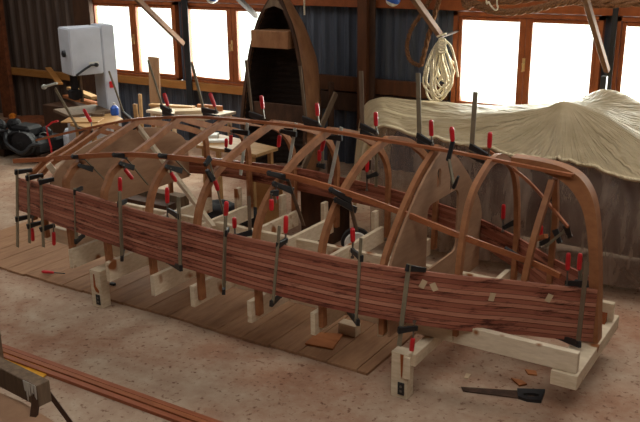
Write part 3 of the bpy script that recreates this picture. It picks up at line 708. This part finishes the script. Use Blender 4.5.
bm = B(); c = [PZ(x, y, .42) for x, y in [(-30, 380), (22, 402), (58, 424), (40, 460), (-30, 440)]]; prism(bm, c, (0, 0, -.02)); tag(link('loose_board', bm, 'ply'), 'brown board corner below the trestle in the left foreground', 'board')
bm = B(); q = sum(c, V())/5; box(bm, (q.x-.1, q.y-.28, 0), (q.x+.1, q.y-.12, .40), .004); tag(link('wooden_box', bm, 'greywood'), 'wooden box holding up the brown board in the left foreground', 'box')
p = PZ(-2, 366); bm = B(); box(bm, (p.x-.06, p.y-.02, 0), (p.x+.045, p.y+.03, .31), .003); tag(link('grey_board', bm, 'greywood'), 'grey upright board at the left edge beside the strips', 'board')

# ================================================================= TARPAULINED BOAT
FE = [(379, 126), (410, 133), (445, 140), (480, 148), (515, 155), (545, 158), (563, 160), (600, 169), (640, 180), (700, 196), (780, 218)]
BR = [(377, 108), (405, 114), (440, 117), (480, 116), (520, 112), (545, 107.5), (567, 101.5), (602, 117), (640, 138), (695, 168), (770, 205)]
RI = [(378, 98), (402, 99), (440, 102.5), (480, 105), (520, 105), (550, 103), (580, 97), (607, 89), (642, 103), (700, 128), (780, 160)]
cols = []
for f, b_, r_ in zip(FE, BR, RI):
    F, Bk, R = PY(*f, 7.15), PY(*b_, 7.65), PY(*r_, 8.45)
    T = V((R.x, 9.35, R.z-.5)); cols.append([F, Bk, R, T])
c0 = cols[0]
cols.insert(0, [p+V((-.16-.02*i, -.02, d)) for i, (p, d) in enumerate(zip(c0, (-.28, -.24, -.16, -.1)))])
cols.insert(0, [p+V((-.26-.02*i, -.02, d)) for i, (p, d) in enumerate(zip(c0, (-.85, -.85, -.75, -.5)))])
def resample(rows, n):
    return [crom(r, n) for r in rows]
longi = list(zip(*cols)); longi = [crom(r, 9) for r in longi]
n = len(longi[0]); cov = thing('covered_boat', 'boat under a cream tarpaulin with clear sheeting hanging round it', 'boat', (-2.2, 8.2, 0))
bm = B(); grid = []; pk = PY(567, 101.5, 7.65)
for i in range(n):
    q = [longi[j][i] for j in range(4)]
    a = [q[0].lerp(q[1], t/10) for t in range(10)]+[q[1].lerp(q[2], t/10) for t in range(10)]+[q[2].lerp(q[3], t/6) for t in range(7)]
    col = []
    for t, p in enumerate(a):
        sag = -.03*math.sin(math.pi*min(t, 10)/10) if t < 10 else -.02*math.sin(math.pi*(t-10)/10) if t < 20 else 0
        d = V((p.x-pk.x, p.y-pk.y)); ang = math.atan2(d.y, d.x); rr = min(1, d.length/.8)
        fz = 1 if t < 12 else max(.25, 1-(t-12)/6)
        wr = (.05*noise.noise((ang*7, d.length*.4, 1))+.05*(.35-abs(noise.noise((ang*13, d.length*.3, 4)))))*rr*fz + .012*noise.noise((p.x*3, p.y*3, 7))*fz
        col.append(bm.verts.new(p+V((0, 0, sag+wr))))
    grid.append(col)
for a, b in zip(grid, grid[1:]):
    for j in range(len(a)-1): bm.faces.new((a[j], b[j], b[j+1], a[j+1]))
edge = [V(c[0].co) for c in grid]; left = [V(v.co) for v in grid[0]]
bmesh.ops.solidify(bm, geom=bm.faces[:], thickness=.004)
link('tarpaulin', bm, 'tarp', cov, True)
# gathered hem
bm = B(); tube(bm, [p+V((0, -.005, .012*noise.noise((p.x*9, 0, 0)))) for p in edge[::2]], .018, 6); link('hem', bm, 'tarp', cov, True)
# clear sheeting
pth = edge[16:]
bm = B(); rows = []
for i, p in enumerate(pth):
    col = []
    for k in range(15):
        t = k/14; z = p.z-.01+(.13-p.z)*t
        out = .05*math.sin(t*3)+.05*t; wob = .035*noise.noise((i*.16, t*1.4, 3))*min(1, t*4)+.015*noise.noise((i*.5, t*.8, 8))*min(1, t*4)
        dirv = V((0, -1, 0))
        col.append(bm.verts.new(V((p.x, p.y, z))+dirv*(out+wob)))
    rows.append(col)
for a, b in zip(rows, rows[1:]):
    for j in range(14): bm.faces.new((a[j], b[j], b[j+1], a[j+1]))
link('plastic_sheet', bm, 'plastic', cov, True)
# hull under the sheeting
bm = B(); rings = []
for k in range(17):
    t = k/16; x = -3.75+5.2*t; wd = .62*math.sin(math.pi*min(1, (t*.9+.06)))**.6+.02
    ring = []
    for q in range(11):
        a = math.pi*q/10; yy = 8.05-wd*math.copysign(abs(math.cos(a))**.45, math.cos(a)); zz = .98-.80*max(0, math.sin(a))**.5-.0*t
        ring.append(bm.verts.new((x, yy, zz)))
    rings.append(ring)
for a, b in zip(rings, rings[1:]):
    for j in range(10): bm.faces.new((a[j], b[j], b[j+1], a[j+1]))
bm.faces.new(rings[0]); bm.faces.new(rings[-1][::-1])
for a, b in zip(rings, rings[1:]): bm.faces.new((a[0], a[10], b[10], b[0]))
M['redhull'] = wood('red_brown_hull', (66, 32, 27), (92, 46, 36), (.4, 3, 5), 6, .5)
link('hull', bm, 'redhull', cov, True)
for x in (-2.9, -1.2, .4):
    bm = B(); box(bm, (x-.06, 7.55, 0), (x+.06, 8.55, .18), .004); tag(link('keel_block', bm, 'darkwood'), 'dark timber block under the tarpaulined boat, %s' % {-2.9: 'at its left end', -1.2: 'in its middle', .4: 'at its right end'}[x], 'block')
stick('prop', PZ(640, 287, 0.02), PY(622, 268, 7.5), .04, .04, 'greywood', 'grey prop slanting under the edge of the tarpaulined boat', 'prop')
bm = B(); p = PY(604, 81, 9.0); box(bm, (p.x-.03, 8.97, 0), (p.x+.03, 9.03, PY(604, 76, 9.0).z), .003); tag(link('ridge_post', bm, 'black'), 'dark post end sticking up behind the tarpaulin peak', 'post')

# ================================================================= UPRIGHT BOAT AT THE WALL
GYP = 8.95
gl = [(242.5, 122), (245, 92), (251, 52), (259, 22), (268, 4), (276, -8)]; gr_ = [(306, 122), (301.5, 72), (293.5, 32), (286, 12), (281, 0), (276, -8)]
L = crom([PY(x, y, GYP) for x, y in gl], 6)
def edge_at(pts, z):
    ps = sorted([(p.z, p.x) for p in pts]); return lerp([a for a, _ in ps], [b for _, b in ps], z)
Rr = crom([PY(x, y, GYP) for x, y in gr_], 6); L2 = L
ztopb = max(p.z for p in L)
wh = [(0.0, 1.0), (.6, 1.0)]
ub = thing('upright_boat', 'small dark clinker boat stood on end against the back wall', 'boat', (-6.3, 9.3, 0))
zlow = min(p.z for p in L)
def half(z):
    if z < zlow+.1: z2 = zlow+.1; s = 1-.12*((zlow+.1-z)/(zlow+.1))**1.5
    else: z2, s = z, 1
    a, b = edge_at(L2, z2), edge_at(Rr, z2); return (a+b)/2, max(.01, (b-a)/2*s)
def ubsec(z, inset=0):
    c, wq = half(z); f = max(0.0, min(1, (ztopb-z)/.9))**.6; dep = .12+.50*f; pts = []
    for q in range(17):
        a = math.pi*q/16; ca = math.cos(a); cx_ = math.copysign(abs(ca)**.62, ca)
        pts.append(V((c-(wq-inset)*cx_*(1+.14*math.sin(a)*f), GYP+(dep-inset)*math.sin(a)**.75 if 0 < q < 16 else GYP, z)))
    return pts
zs = [.02+(ztopb-.02)*k/28 for k in range(29)]
bm = B(); O = [[bm.verts.new(p) for p in ubsec(z)] for z in zs]; I = [[bm.verts.new(p) for p in ubsec(z, .02)] for z in zs]
for W in (O, I):
    for a, b in zip(W, W[1:]):
        for j in range(16): bm.faces.new((a[j], a[j+1], b[j+1], b[j]))
for j in (0, 16):
    for k in range(28): bm.faces.new((O[k][j], O[k+1][j], I[k+1][j], I[k][j]))
for k in (0, 28):
    for j in range(16): bm.faces.new((O[k][j], O[k][j+1], I[k][j+1], I[k][j]))
M['oldhull'] = wood('old_varnished_hull', (124, 82, 54), (168, 120, 82), (1, 1, .4), 7, .5)
link('hull', bm, 'oldhull', ub, True)
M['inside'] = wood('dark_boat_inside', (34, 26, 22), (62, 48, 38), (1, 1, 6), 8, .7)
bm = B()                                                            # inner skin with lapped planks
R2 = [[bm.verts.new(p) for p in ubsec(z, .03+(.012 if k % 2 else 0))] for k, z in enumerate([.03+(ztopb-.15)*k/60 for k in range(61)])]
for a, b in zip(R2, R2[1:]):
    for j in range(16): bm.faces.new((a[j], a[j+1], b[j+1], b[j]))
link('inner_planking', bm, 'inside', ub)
for pts in (L2, Rr):
    bm = B(); q = [p for p in pts if p.z < ztopb-.02]; s = 1 if pts is Rr else -1
    lo = V((half(.1)[0]+s*half(.1)[1], GYP, .05)); q = [lo]+q
    sweep(bm, [p+V((0, -.01, 0)) for p in q], rect(.045, .03), (0, 1, 0)); link('gunwale', bm, 'darkwood', ub)
zz = PY(270, 38, GYP).z; c, wq = half(zz)
bm = B(); box(bm, (c-wq+.0, GYP-.08, zz-.12), (c+wq-.06, GYP+.22, zz+.10), .006); link('thwart', bm, 'oldhull', ub)
zz = PY(280, 108, GYP).z; c, wq = half(zz)
bm = B(); box(bm, (c-wq+.15, GYP+.02, zz-.22), (c+wq-.04, GYP+.05, zz+.05), .005); link('thwart', bm, 'darkwood', ub)
zz = ztopb-.22; c, wq = half(zz); bm = B(); prism(bm, [(c-wq, GYP-.03, zz), (c, GYP-.03, zz+.05), (c+wq, GYP-.03, zz), (c, GYP-.03, ztopb-.02)], (0, .05, 0)); link('breasthook', bm, 'greywood', ub)
stick('leaning_plank', V((PY(322, 120, 8.8).x-.2, 8.4, 0)), PY(336, 93, 9.3), .03, .08, 'greywood', 'short plank leaning beside the upright boat at its right', 'plank')
stick('leaning_plank', V((PY(328, 120, 9.2).x, 9.25, 0)), PY(331, 82, 9.4), .12, .03, 'darkwood', 'dark plank standing close against the upright boat side', 'plank')

# ================================================================= BANDSAW AND BENCHES
bs_c = PY(88, 40, 8.0); wv = V((.37, .93, 0)).normalized(); dv = V((wv.y, -wv.x, 0))      # width direction, front normal
PBL = PY(69, 40, 7.75)                                              # front left edge of the head
ub0 = V((PBL.x, PBL.y, 0)); ZTB = PY(69, 29, 7.75).z; ZHB = PY(69, 76, 7.75).z
def obox(bm, o, w0, w1, d0, d1, z0, z1, bev=.01):
    q = [o+wv*a+dv*b for a, b in ((w0, d1), (w1, d1), (w1, d0), (w0, d0))]
    vs = [bm.verts.new((p.x, p.y, z)) for z in (z0, z1) for p in q]
    for f in ((3, 2, 1, 0), (4, 5, 6, 7), (0, 1, 5, 4), (1, 2, 6, 5), (2, 3, 7, 6), (3, 0, 4, 7)): bm.faces.new([vs[k] for k in f])
    bmesh.ops.bevel(bm, geom=list({e for v in vs for e in v.link_edges}), offset=bev, segments=2, affect='EDGES'); return bm
bs = thing('bandsaw', 'tall grey white bandsaw standing by the left windows', 'bandsaw', ub0)
HW = .45; CW = .645
bm = B(); obox(bm, ub0, 0, HW, -.42, 0, ZHB, ZTB, .015); link('wheel_housing', bm, 'machine', bs)
bm = B(); obox(bm, ub0, HW+.008, CW, -.40, -.01, 0, ZTB+.015, .012); link('column', bm, 'machine', bs)
bm = B(); obox(bm, ub0, 0, HW, -.42, 0, .08, .70, .015); link('lower_housing', bm, 'machine', bs)
bm = B(); obox(bm, ub0, HW+.06, HW+.12, -.01, .012, ZHB-.21, ZHB-.12, .004); link('switch', bm, 'red', bs)
bm = B(); obox(bm, ub0, .24, .38, -.0, .006, ZHB+.10, ZHB+.17, .002); link('label_plate', bm, 'white', bs)
bm = B(); a = ub0+wv*.26+dv*.03+V((0, 0, ZHB+.13)); tube(bm, [a+wv*.09, a, a-wv*.10-V((0, 0, .05)), a-wv*.22-V((0, 0, .12))], .016); lathe(bm, [(.0, -.02), (.028, -.015), (.028, .02), (.0, .025)], a+wv*.07+dv*.01, dv, 12); link('tension_lever', bm, 'black', bs)
bm = B(); lathe(bm, [(.01, 0), (.045, .01), (.045, .04), (.02, .05)], ub0-dv*.2+V((0, 0, (ZHB+ZTB)/2-.03)), -wv, 14); link('knob', bm, 'black', bs)
bm = B(); obox(bm, ub0, .06, .14, -.30, -.20, .98, ZHB+.02, .005); obox(bm, ub0, .02, .17, -.32, -.16, 1.0, 1.12, .01); link('blade_guide', bm, 'engine', bs)
bm = B(); obox(bm, ub0, .165, .20, -.26, -.20, .94, ZHB+.02, .004); link('guard', bm, 'greywood', bs)
bm = B(); obox(bm, ub0, -.15, .46, -.50, .12, .80, .84, .004); link('saw_table', bm, 'greywood', bs)
def table(name, label, corners_px, z, mat, th=.035, inset=.06, pt='leg'):
    c = [PZ(x, y, z) for x, y in corners_px]; ctr = sum(c, V())/len(c)
    t = thing(name, label, 'table', (ctr.x, ctr.y, 0)); bm = B(); prism(bm, c, (0, 0, -th)); link('tabletop', bm, mat, t)
    for p in c:
        q = p+(ctr-p).normalized()*inset*1.6; bm = B(); box(bm, (q.x-.025, q.y-.025, 0), (q.x+.025, q.y+.025, z-th), .003); link(pt, bm, mat, t)
    return t
table('workbench', 'pale topped bench beside the bandsaw, piled against its table', [(70, 123.5), (92, 129), (123, 119), (108, 110)], .80, 'tan')
table('table', 'tan table beyond the far planking with papers on it', [(196, 145), (256, 154.5), (278, 147.5), (215, 133)], .82, 'tan')
table('workbench', 'long pale workbench under the second window', [(146, 110), (205, 118), (236, 111.5), (170, 104.5)], .86, 'pine')
def onbench(name, px, z, s, h, mat, label, cat, rot=0):
    p = PZ(*px, z); bm = B(); box(bm, (-s[0]/2, -s[1]/2, .001), (s[0]/2, s[1]/2, h), min(.004, h/4)); bmesh.ops.rotate(bm, verts=bm.verts[:], cent=(0, 0, 0), matrix=Matrix.Rotation(rot, 3, 'Z'))
    bmesh.ops.translate(bm, verts=bm.verts[:], vec=p); return tag(link(name, bm, mat), label, cat)
onbench('paper_stack', (209, 137.5), .82, (.22, .16), .045, 'white', 'stack of white papers on the tan table', 'papers', .5)
tb = onbench('tray', (215, 142), .82, (.30, .10), .03, 'white', 'white tray of dark tools on the tan table', 'tray', .55)
onbench('wood_offcut', (172, 107), .86, (.7, .10), .03, 'tan', 'thin board lying on the long pale workbench', 'board', .2)
onbench('wood_offcut', (192, 113), .86, (.45, .2), .05, 'paper', 'pale board offcut on the front of the long workbench', 'board', .7)
onbench('wood_offcut', (210, 110), .86, (.4, .05), .07, 'offcut', 'brown stick across the right end of the long workbench', 'board', .1)
onbench('wood_offcut', (98, 116), .80, (.16, .09), .04, 'greywood', 'small grey block on the bench beside the bandsaw', 'block', .5)
onbench('sheet_offcut', (83, 121), .80, (.5, .3), .02, 'tan', 'thin tan sheet lying on the bench beside the bandsaw', 'board', .5)
bt = thing('bottle', 'blue bottle beside the foot of the bandsaw column', 'bottle', PZ(115, 114, .8))
p = PZ(115, 115, .80); bm = B(); lathe(bm, [(.05, 0), (.055, .02), (.055, .10), (.02, .14)], p, n=14); link('body', bm, 'blue', bt)
bm = B(); lathe(bm, [(.018, .14), (.018, .17)], p, n=10); link('cap', bm, 'white', bt)
# upright boards by the benches
def upright(px_top, px_bot_y, Y, w, mat, label, tilt=0, th=.03, name='upright_board'):
    t = PY(*px_top, Y); b = PY(px_top[0]+tilt, px_bot_y, Y); bm = B(); bar(bm, V((b.x, Y, 0)), t, w, th, (0, 1, 0), bev=.002); tag(link(name, bm, mat), label, 'board')
upright((153.5, 57), 116, 8.95, .20, 'offcut2', 'wide board standing upright in front of the first windows', 1.5)
upright((140, 94), 113, 8.6, .05, 'tan', 'narrow pale stick standing left of the wide upright board', .3, name='upright_stick')
upright((135, 104), 117, 8.4, .07, 'tan', 'short pale stub standing at the end of the bench', 3, name='upright_stick')
stick('leaning_board', PY(60, 84, 9.3), PY(48, 68, 9.7), .10, .03, 'gold', 'short golden board leaning on the left wall rail', 'board')
stick('leaning_board', PY(95, 98, 8.9), PY(70, 88, 9.4), .12, .05, 'tan', 'pale plank stacked behind the bandsaw throat', 'board')
stick('leaning_board', PY(95, 104, 8.9), PY(66, 96, 9.4), .12, .05, 'offcut', 'brown plank stacked lower behind the bandsaw throat', 'board')

_a, _b = PY(95, 106, 8.9), PY(66, 98, 9.4)
bm = B(); box(bm, (min(_a.x, _b.x), 8.9, 0), (max(_a.x, _b.x), 9.4, min(_a.z, _b.z)-.03), .01); tag(link('cabinet', bm, 'darkwood'), 'dark low cabinet behind the bandsaw under the stacked planks', 'cabinet')
# ================================================================= CLUTTER AT THE LEFT
eg = thing('engine', 'dark oily engine with hoses standing at the far left', 'engine', PZ(16, 164))
p = PZ(14, 165); p = V((p.x, p.y+.2, 0))
bm = B(); box(bm, p+V((-.75, 0, .12)), p+V((.3, .6, .34)), .05); box(bm, p+V((-.4, .1, .33)), p+V((.0, .4, .5)), .04)
for k in range(14):
    q = p+V((random.uniform(-.75, .25), random.uniform(-.05, .45), random.uniform(.25, .42))); r_ = random.uniform(.04, .1); lathe(bm, [(r_*.6, 0), (r_, .02), (r_, r_*1.6), (r_*.5, r_*2)], q, (random.uniform(-1, 1), random.uniform(-1, .2), random.uniform(0, 1)), 12)
for k in range(4): lathe(bm, [(.07, 0), (.07, .12), (.03, .14)], p+V((-.5+.2*k, .05, .36)), (0, -1, .3), 12)
link('block', bm, 'engine', eg)
bm = B(); tube(bm, crom([p+V((-.3, -.05, .42)), p+V((-.1, -.2, .3)), p+V((.2, -.2, .2)), p+V((.3, -.1, .3)), p+V((.36, 0, .3))], 6), .028); link('hose', bm, 'black', eg)
bm = B(); lathe(bm, [(.16, 0), (.18, .03), (.18, .1), (.05, .12)], p+V((.1, -.02, .3)), (0.3, -1, 0), 18); link('flywheel', bm, 'engine', eg)
for k in range(3):
    bm = B(); tube(bm, crom([p+V((-.7+.25*k, -.03, .15)), p+V((-.65+.25*k, -.12, .4)), p+V((-.5+.25*k, -.03, .46))], 5), .018); link('pipe', bm, 'engine', eg)
for q in (-.6, .25):
    bm = B(); box(bm, p+V((q-.05, .05, 0)), p+V((q+.05, .55, .13)), .004); link('skid', bm, 'darkwood', eg)
q = PY(28, 124, 9.1); bm = B()
lathe(bm, [(.02, .0), (.52, .0), (.5, .12), (.38, .2), (.15, .23)], V((q.x, 9.1, q.z-.12)), n=24); cv = thing('drum_cover', 'rust brown rounded cover on a drum behind the engine', 'drum', (q.x, 9.1, 0)); link('cover', bm, 'rust', cv)
bm = B(); lathe(bm, [(.42, 0), (.42, q.z-.12)], (q.x, 9.1, 0), n=20); link('drum', bm, 'engine', cv)
q2 = PY(12, 112, 9.0); lp = thing('lantern', 'small orange lantern on the rust brown cover', 'lantern', (q2.x, 9.0, q.z+.05))
bm = B(); lathe(bm, [(.04, 0), (.06, .02), (.06, .12), (.02, .15)], (q2.x, 9.0, q.z+.03), n=12); link('glass', bm, 'orange', lp)
bm = B(); lathe(bm, [(.065, -.04), (.065, .01)], (q2.x, 9.0, q.z+.03), n=12); link('foot', bm, 'black', lp)
p = PZ(42, 160); bk = thing('bucket', 'blue bucket on the floor behind the stern ribs', 'bucket', (p.x, p.y+.1, 0))
bm = B(); lathe(bm, [(.11, 0), (.15, .26), (.155, .26), (.155, .28), (.13, .28), (.10, .02)], (p.x, p.y+.1, 0), n=20); link('body', bm, 'blue', bk)
bm = B(); tube(bm, [V((p.x+.15*math.cos(a), p.y+.1, .27+.13*math.sin(a))) for a in [math.pi*k/10 for k in range(11)]], .006, 6); link('handle', bm, 'pale_steel', bk)
p = PZ(68, 160); tk = thing('gas_tank', 'pale round tank on the floor behind the stern ribs', 'tank', (p.x, p.y+.2, 0))
bm = B(); lathe(bm, [(.14, 0), (.18, .04), (.19, .1), (.19, .36), (.15, .44), (.04, .47)], (p.x, p.y+.2, 0), n=22); link('body', bm, 'machine', tk)
bm = B(); lathe(bm, [(.03, .46), (.03, .53), (.05, .54), (.05, .56)], (p.x, p.y+.2, 0), n=10); link('valve', bm, 'brass', tk)
bm = B(); tube(bm, [PY(58, 121, 7.2), PY(52, 122.5, 7.2), PY(46.5, 127, 7.2), PY(47.5, 134, 7.2), PY(51, 147, 7.2), V((PY(54, 165, 7.2).x, 7.2, 0))], .013); tag(link('bent_pipe', bm, 'red'), 'bent red pipe handle sticking up behind the stern ribs', 'pipe')
for i, (px, py, l, w, mat, lab) in enumerate(((125, 200, 1.2, .18, 'darkwood', 'lowest dark board stacked beyond the stern ribs'), (150, 197, .9, .14, 'greywood', 'grey board stacked beyond the stern ribs'))):
    p = PZ(px, py, .1); bm = B(); box(bm, (p.x-l/2, 6.9+.25*i, 0), (p.x+l/2, 6.9+.25*i+w, .1+.05*i), .003); tag(link('stacked_board', bm, mat), lab, 'board')
# beyond the far planking
p = PZ(268, 228); Yb = 7.0
a, b = PY(256, 185, Yb), PY(283, 225, Yb); bm = B(); box(bm, (a.x, Yb, 0), (b.x, Yb+.02, a.z+.15), .003); tag(link('plywood_sheet', bm, 'tan'), 'tan panel standing on edge beyond the far planking', 'panel')
a, b = PY(300, 190, Yb), PY(333, 222, Yb); bm = B(); box(bm, (a.x, Yb, 0), (b.x, Yb+.35, a.z+.1), .01); tag(link('wooden_crate', bm, 'darkwood'), 'dark brown crate beyond the far planking', 'crate')
p = PY(356, 214, 6.85); wl = thing('wheel', 'black wheel with a pale rim standing beyond the far ribs', 'wheel', (p.x, 6.85, 0))
R_ = .15; bm = B(); ax = V((.55, -.83, 0)).normalized()
lathe(bm, [(R_-.05, -.035), (R_, -.03), (R_, .03), (R_-.05, .035)], (p.x, 6.85, R_), ax, 28); link('tyre', bm, 'black', wl)
bm = B(); lathe(bm, [(R_-.045, .036), (R_-.03, .044), (R_-.045, .052), (R_-.06, .044)], (p.x, 6.85, R_), ax, 28); link('rim', bm, 'white', wl)
bm = B(); lathe(bm, [(.03, -.04), (.03, .055)], (p.x, 6.85, R_), ax, 14); link('hub', bm, 'engine', wl)
# black sacks under the far planking
def sack(px, py, Y, r, mat, label, seed):
    c = PY(px, py, Y); bm = B(); bmesh.ops.create_icosphere(bm, subdivisions=4, radius=1)
    for v in bm.verts:
        d = v.co.normalized(); f = 1+.22*noise.noise(d*2+V((seed, 0, 0)))+.07*noise.noise(d*6+V((seed, 1, 0)))
        v.co = V((d.x*r*1.4*f, d.y*r*f, max(0, d.z*r*.8*f+r*.6)))
    bmesh.ops.translate(bm, verts=bm.verts[:], vec=(c.x, Y, 0)); tag(link('sack', bm, mat, None, True), label, 'sack')
sack(222, 198, 7.0, .18, 'engine', 'black sack on the floor seen under the far planking', 2)
sack(250, 196, 7.1, .15, 'engine', 'second black sack right of the other under the far planking', 5)

# ================================================================= ROPES
rp = thing('rope_coil', 'white rope hung in loose loops on the back wall', 'rope', PY(442, 38, 9.55))
for k in range(12):
    x0 = 437+random.uniform(-4, 10); d = random.uniform(4, 10); y1 = random.uniform(78, 103)
    Yk = 9.5+random.uniform(-.05, .05)
    pts = [(441, 38), (x0-d*.5+random.uniform(-2, 2), 55), (x0-d+random.uniform(-2, 2), y1-12), (x0+random.uniform(-2, 2), y1), (x0+d+random.uniform(-1, 4), y1-14), (x0+d*.6+random.uniform(-2, 2), 58), (442, 39)]
    bm = B(); tube(bm, crom([PY(a, b, Yk) for a, b in pts], 5), .013, 6); link('rope_loop', bm, 'rope', rp, True)
bm = B(); tube(bm, crom([PY(a, b, 9.45) for a, b in [(441, 38), (450, 45), (455, 60), (458, 77)]], 6), .014, 6); link('rope_end', bm, 'rope', rp, True)
bm = B(); tube(bm, crom([PY(a, b, 9.45) for a, b in [(437, 37), (441, 35), (446, 33.5)]], 4), .012, 6); link('rope_end', bm, 'rope', rp, True)
bm = B(); tube(bm, [PY(441, 37, 9.45), V((PY(441, 37, 9.45).x, WY+.03, PY(441, 37, 9.45).z+.03))], .015, 6); link('peg', bm, 'darkwood', rp)
for k in range(4):
    bm = B(); tube(bm, [PY(442+a, 41+k*3.2+.8*b, 9.4) for a, b in circ(3.6, 10)], .012, 6, True); link('rope_turn', bm, 'rope', rp, True)
def twisted(bm, pts, r):
    P = crom([V((p.x, p.y, 4.42)) if p.z > 3.4 else p for p in pts], 14); sc = []
    for ph in (0, 2.1, 4.2):
        q = []
        for i, p in enumerate(P):
            t = (P[min(i+1, len(P)-1)]-P[max(i-1, 0)]).normalized(); s = t.cross(V((0, 1, .1))).normalized(); u = s.cross(t); a = i*.55+ph
            q.append(p+(s*math.cos(a)+u*math.sin(a))*r*.55)
        tube(bm, q, r*.6, 6)
bm = B(); twisted(bm, [PY(a, b, 9.6) for a, b in [(445, -90), (441, -14), (436, 10), (428, 38), (421, 66)]], .03); tag(link('rope', bm, 'hemp', None, True), 'thick brown twisted rope hanging behind the white rope', 'rope')
bm = B(); twisted(bm, [PY(a, b, 9.65) for a, b in [(445, -90), (434, -14), (424, 10), (412, 28), (407, 46), (410, 60), (420, 66)]], .026); tag(link('rope', bm, 'hemp', None, True), 'thick brown rope looping left of the hanging white rope', 'rope')
bm = B(); twisted(bm, [PY(a, b, 9.3) for a, b in [(448, -100), (462, -12), (476, 4), (500, 12), (530, 10), (560, 3), (590, 1), (640, 3), (690, 8), (760, -100)]], .04); tag(link('rope', bm, 'hemp', None, True), 'thick brown rope draped along the top of the right hand windows', 'rope')
bm = B(); twisted(bm, [PY(a, b, 9.45) for a, b in [(450, -100), (466, -14), (500, 2), (545, -2), (600, 5), (650, 2), (700, 2), (760, -100)]], .035); tag(link('rope', bm, 'hemp', None, True), 'upper thick brown rope above the right hand windows', 'rope')
bm = B(); tube(bm, crom([V((p.x, p.y, 4.42)) if p.z > 3.2 else p for p in [PY(a, b, 9.2) for a, b in [(484, -100), (486, -14), (489, 2), (495, 10), (498, 6), (497, -14), (497, -100)]]], 6), .009, 6); tag(link('rope', bm, 'rope', None, True), 'thin white rope loop hanging in front of the brown ropes', 'rope')
bm = B(); q0 = PY(304.5, 15, 9.4); tube(bm, [V((q0.x, q0.y, 4.42)), q0], .012, 6); tag(link('cord', bm, 'rope'), 'thin pale cord hanging beside the bow of the upright boat', 'cord')
def flt(px, py, label):
    c = PY(px, py, 9.3); t = thing('float', label, 'float', c)
    bm = B(); bmesh.ops.create_icosphere(bm, subdivisions=3, radius=.09); bmesh.ops.translate(bm, verts=bm.verts[:], vec=c); link('body', bm, 'white', t, True)
    bm = B(); lathe(bm, [(.088, -.03), (.095, 0), (.088, .03)], c, (.4, 0, 1), 18); link('band', bm, 'blue', t)
    bm = B(); tube(bm, [c+V((0, 0, .08)), V((c.x, c.y, 4.42))], .006, 6); link('cord', bm, 'rope', t)
flt(212, -3, 'blue and white float hanging above the second window')
flt(393, -1, 'blue and white float hanging right of the brown wall post')

# ================================================================= CAMERA, LIGHT
cd = bpy.data.cameras.new('camera'); co = bpy.data.objects.new('camera', cd); COL.objects.link(co)
cd.sensor_fit = 'HORIZONTAL'; cd.sensor_width = 36; cd.lens = FOC*36/640; cd.clip_start = .05
mt = Matrix((RGT, UPV, -FWD)).transposed().to_4x4(); mt.translation = CAM; co.matrix_world = mt
SC.camera = co
w = bpy.data.worlds.new('daylight'); SC.world = w; w.use_nodes = True
bg = w.node_tree.nodes['Background']; bg.inputs[0].default_value = (1, .985, .94, 1); bg.inputs[1].default_value = 3.0
def area(name, loc, rot, sx, sy_, e, c=(1, .975, .92)):
    l = bpy.data.lights.new(name, 'AREA'); l.shape = 'RECTANGLE'; l.size = sx; l.size_y = sy_; l.energy = e; l.color = c
    o = bpy.data.objects.new(name, l); COL.objects.link(o); o.location = loc; o.rotation_euler = rot; return o
for k, (a, b, c, d) in enumerate(wins):
    area('daylight_window', ((a+d)/2, WY+.25, 1.58), (math.radians(-90), 0, 0), d-a, 1.0, 160)
for x, y in ((-8.8, 2.2), (-8.8, 7.3), (-.9, 2.2), (-.9, 7.3)):  # added soft fill lamps above the unseen ceiling gaps, brightening the room from overhead
    area('overhead_fill', (x, y, 4.55), (0, 0, 0), 4.3, 2.0, 36)
vs = SC.view_settings
vs.view_transform = 'Standard'; vs.look = 'None'; vs.exposure = -0.14; vs.gamma = 1
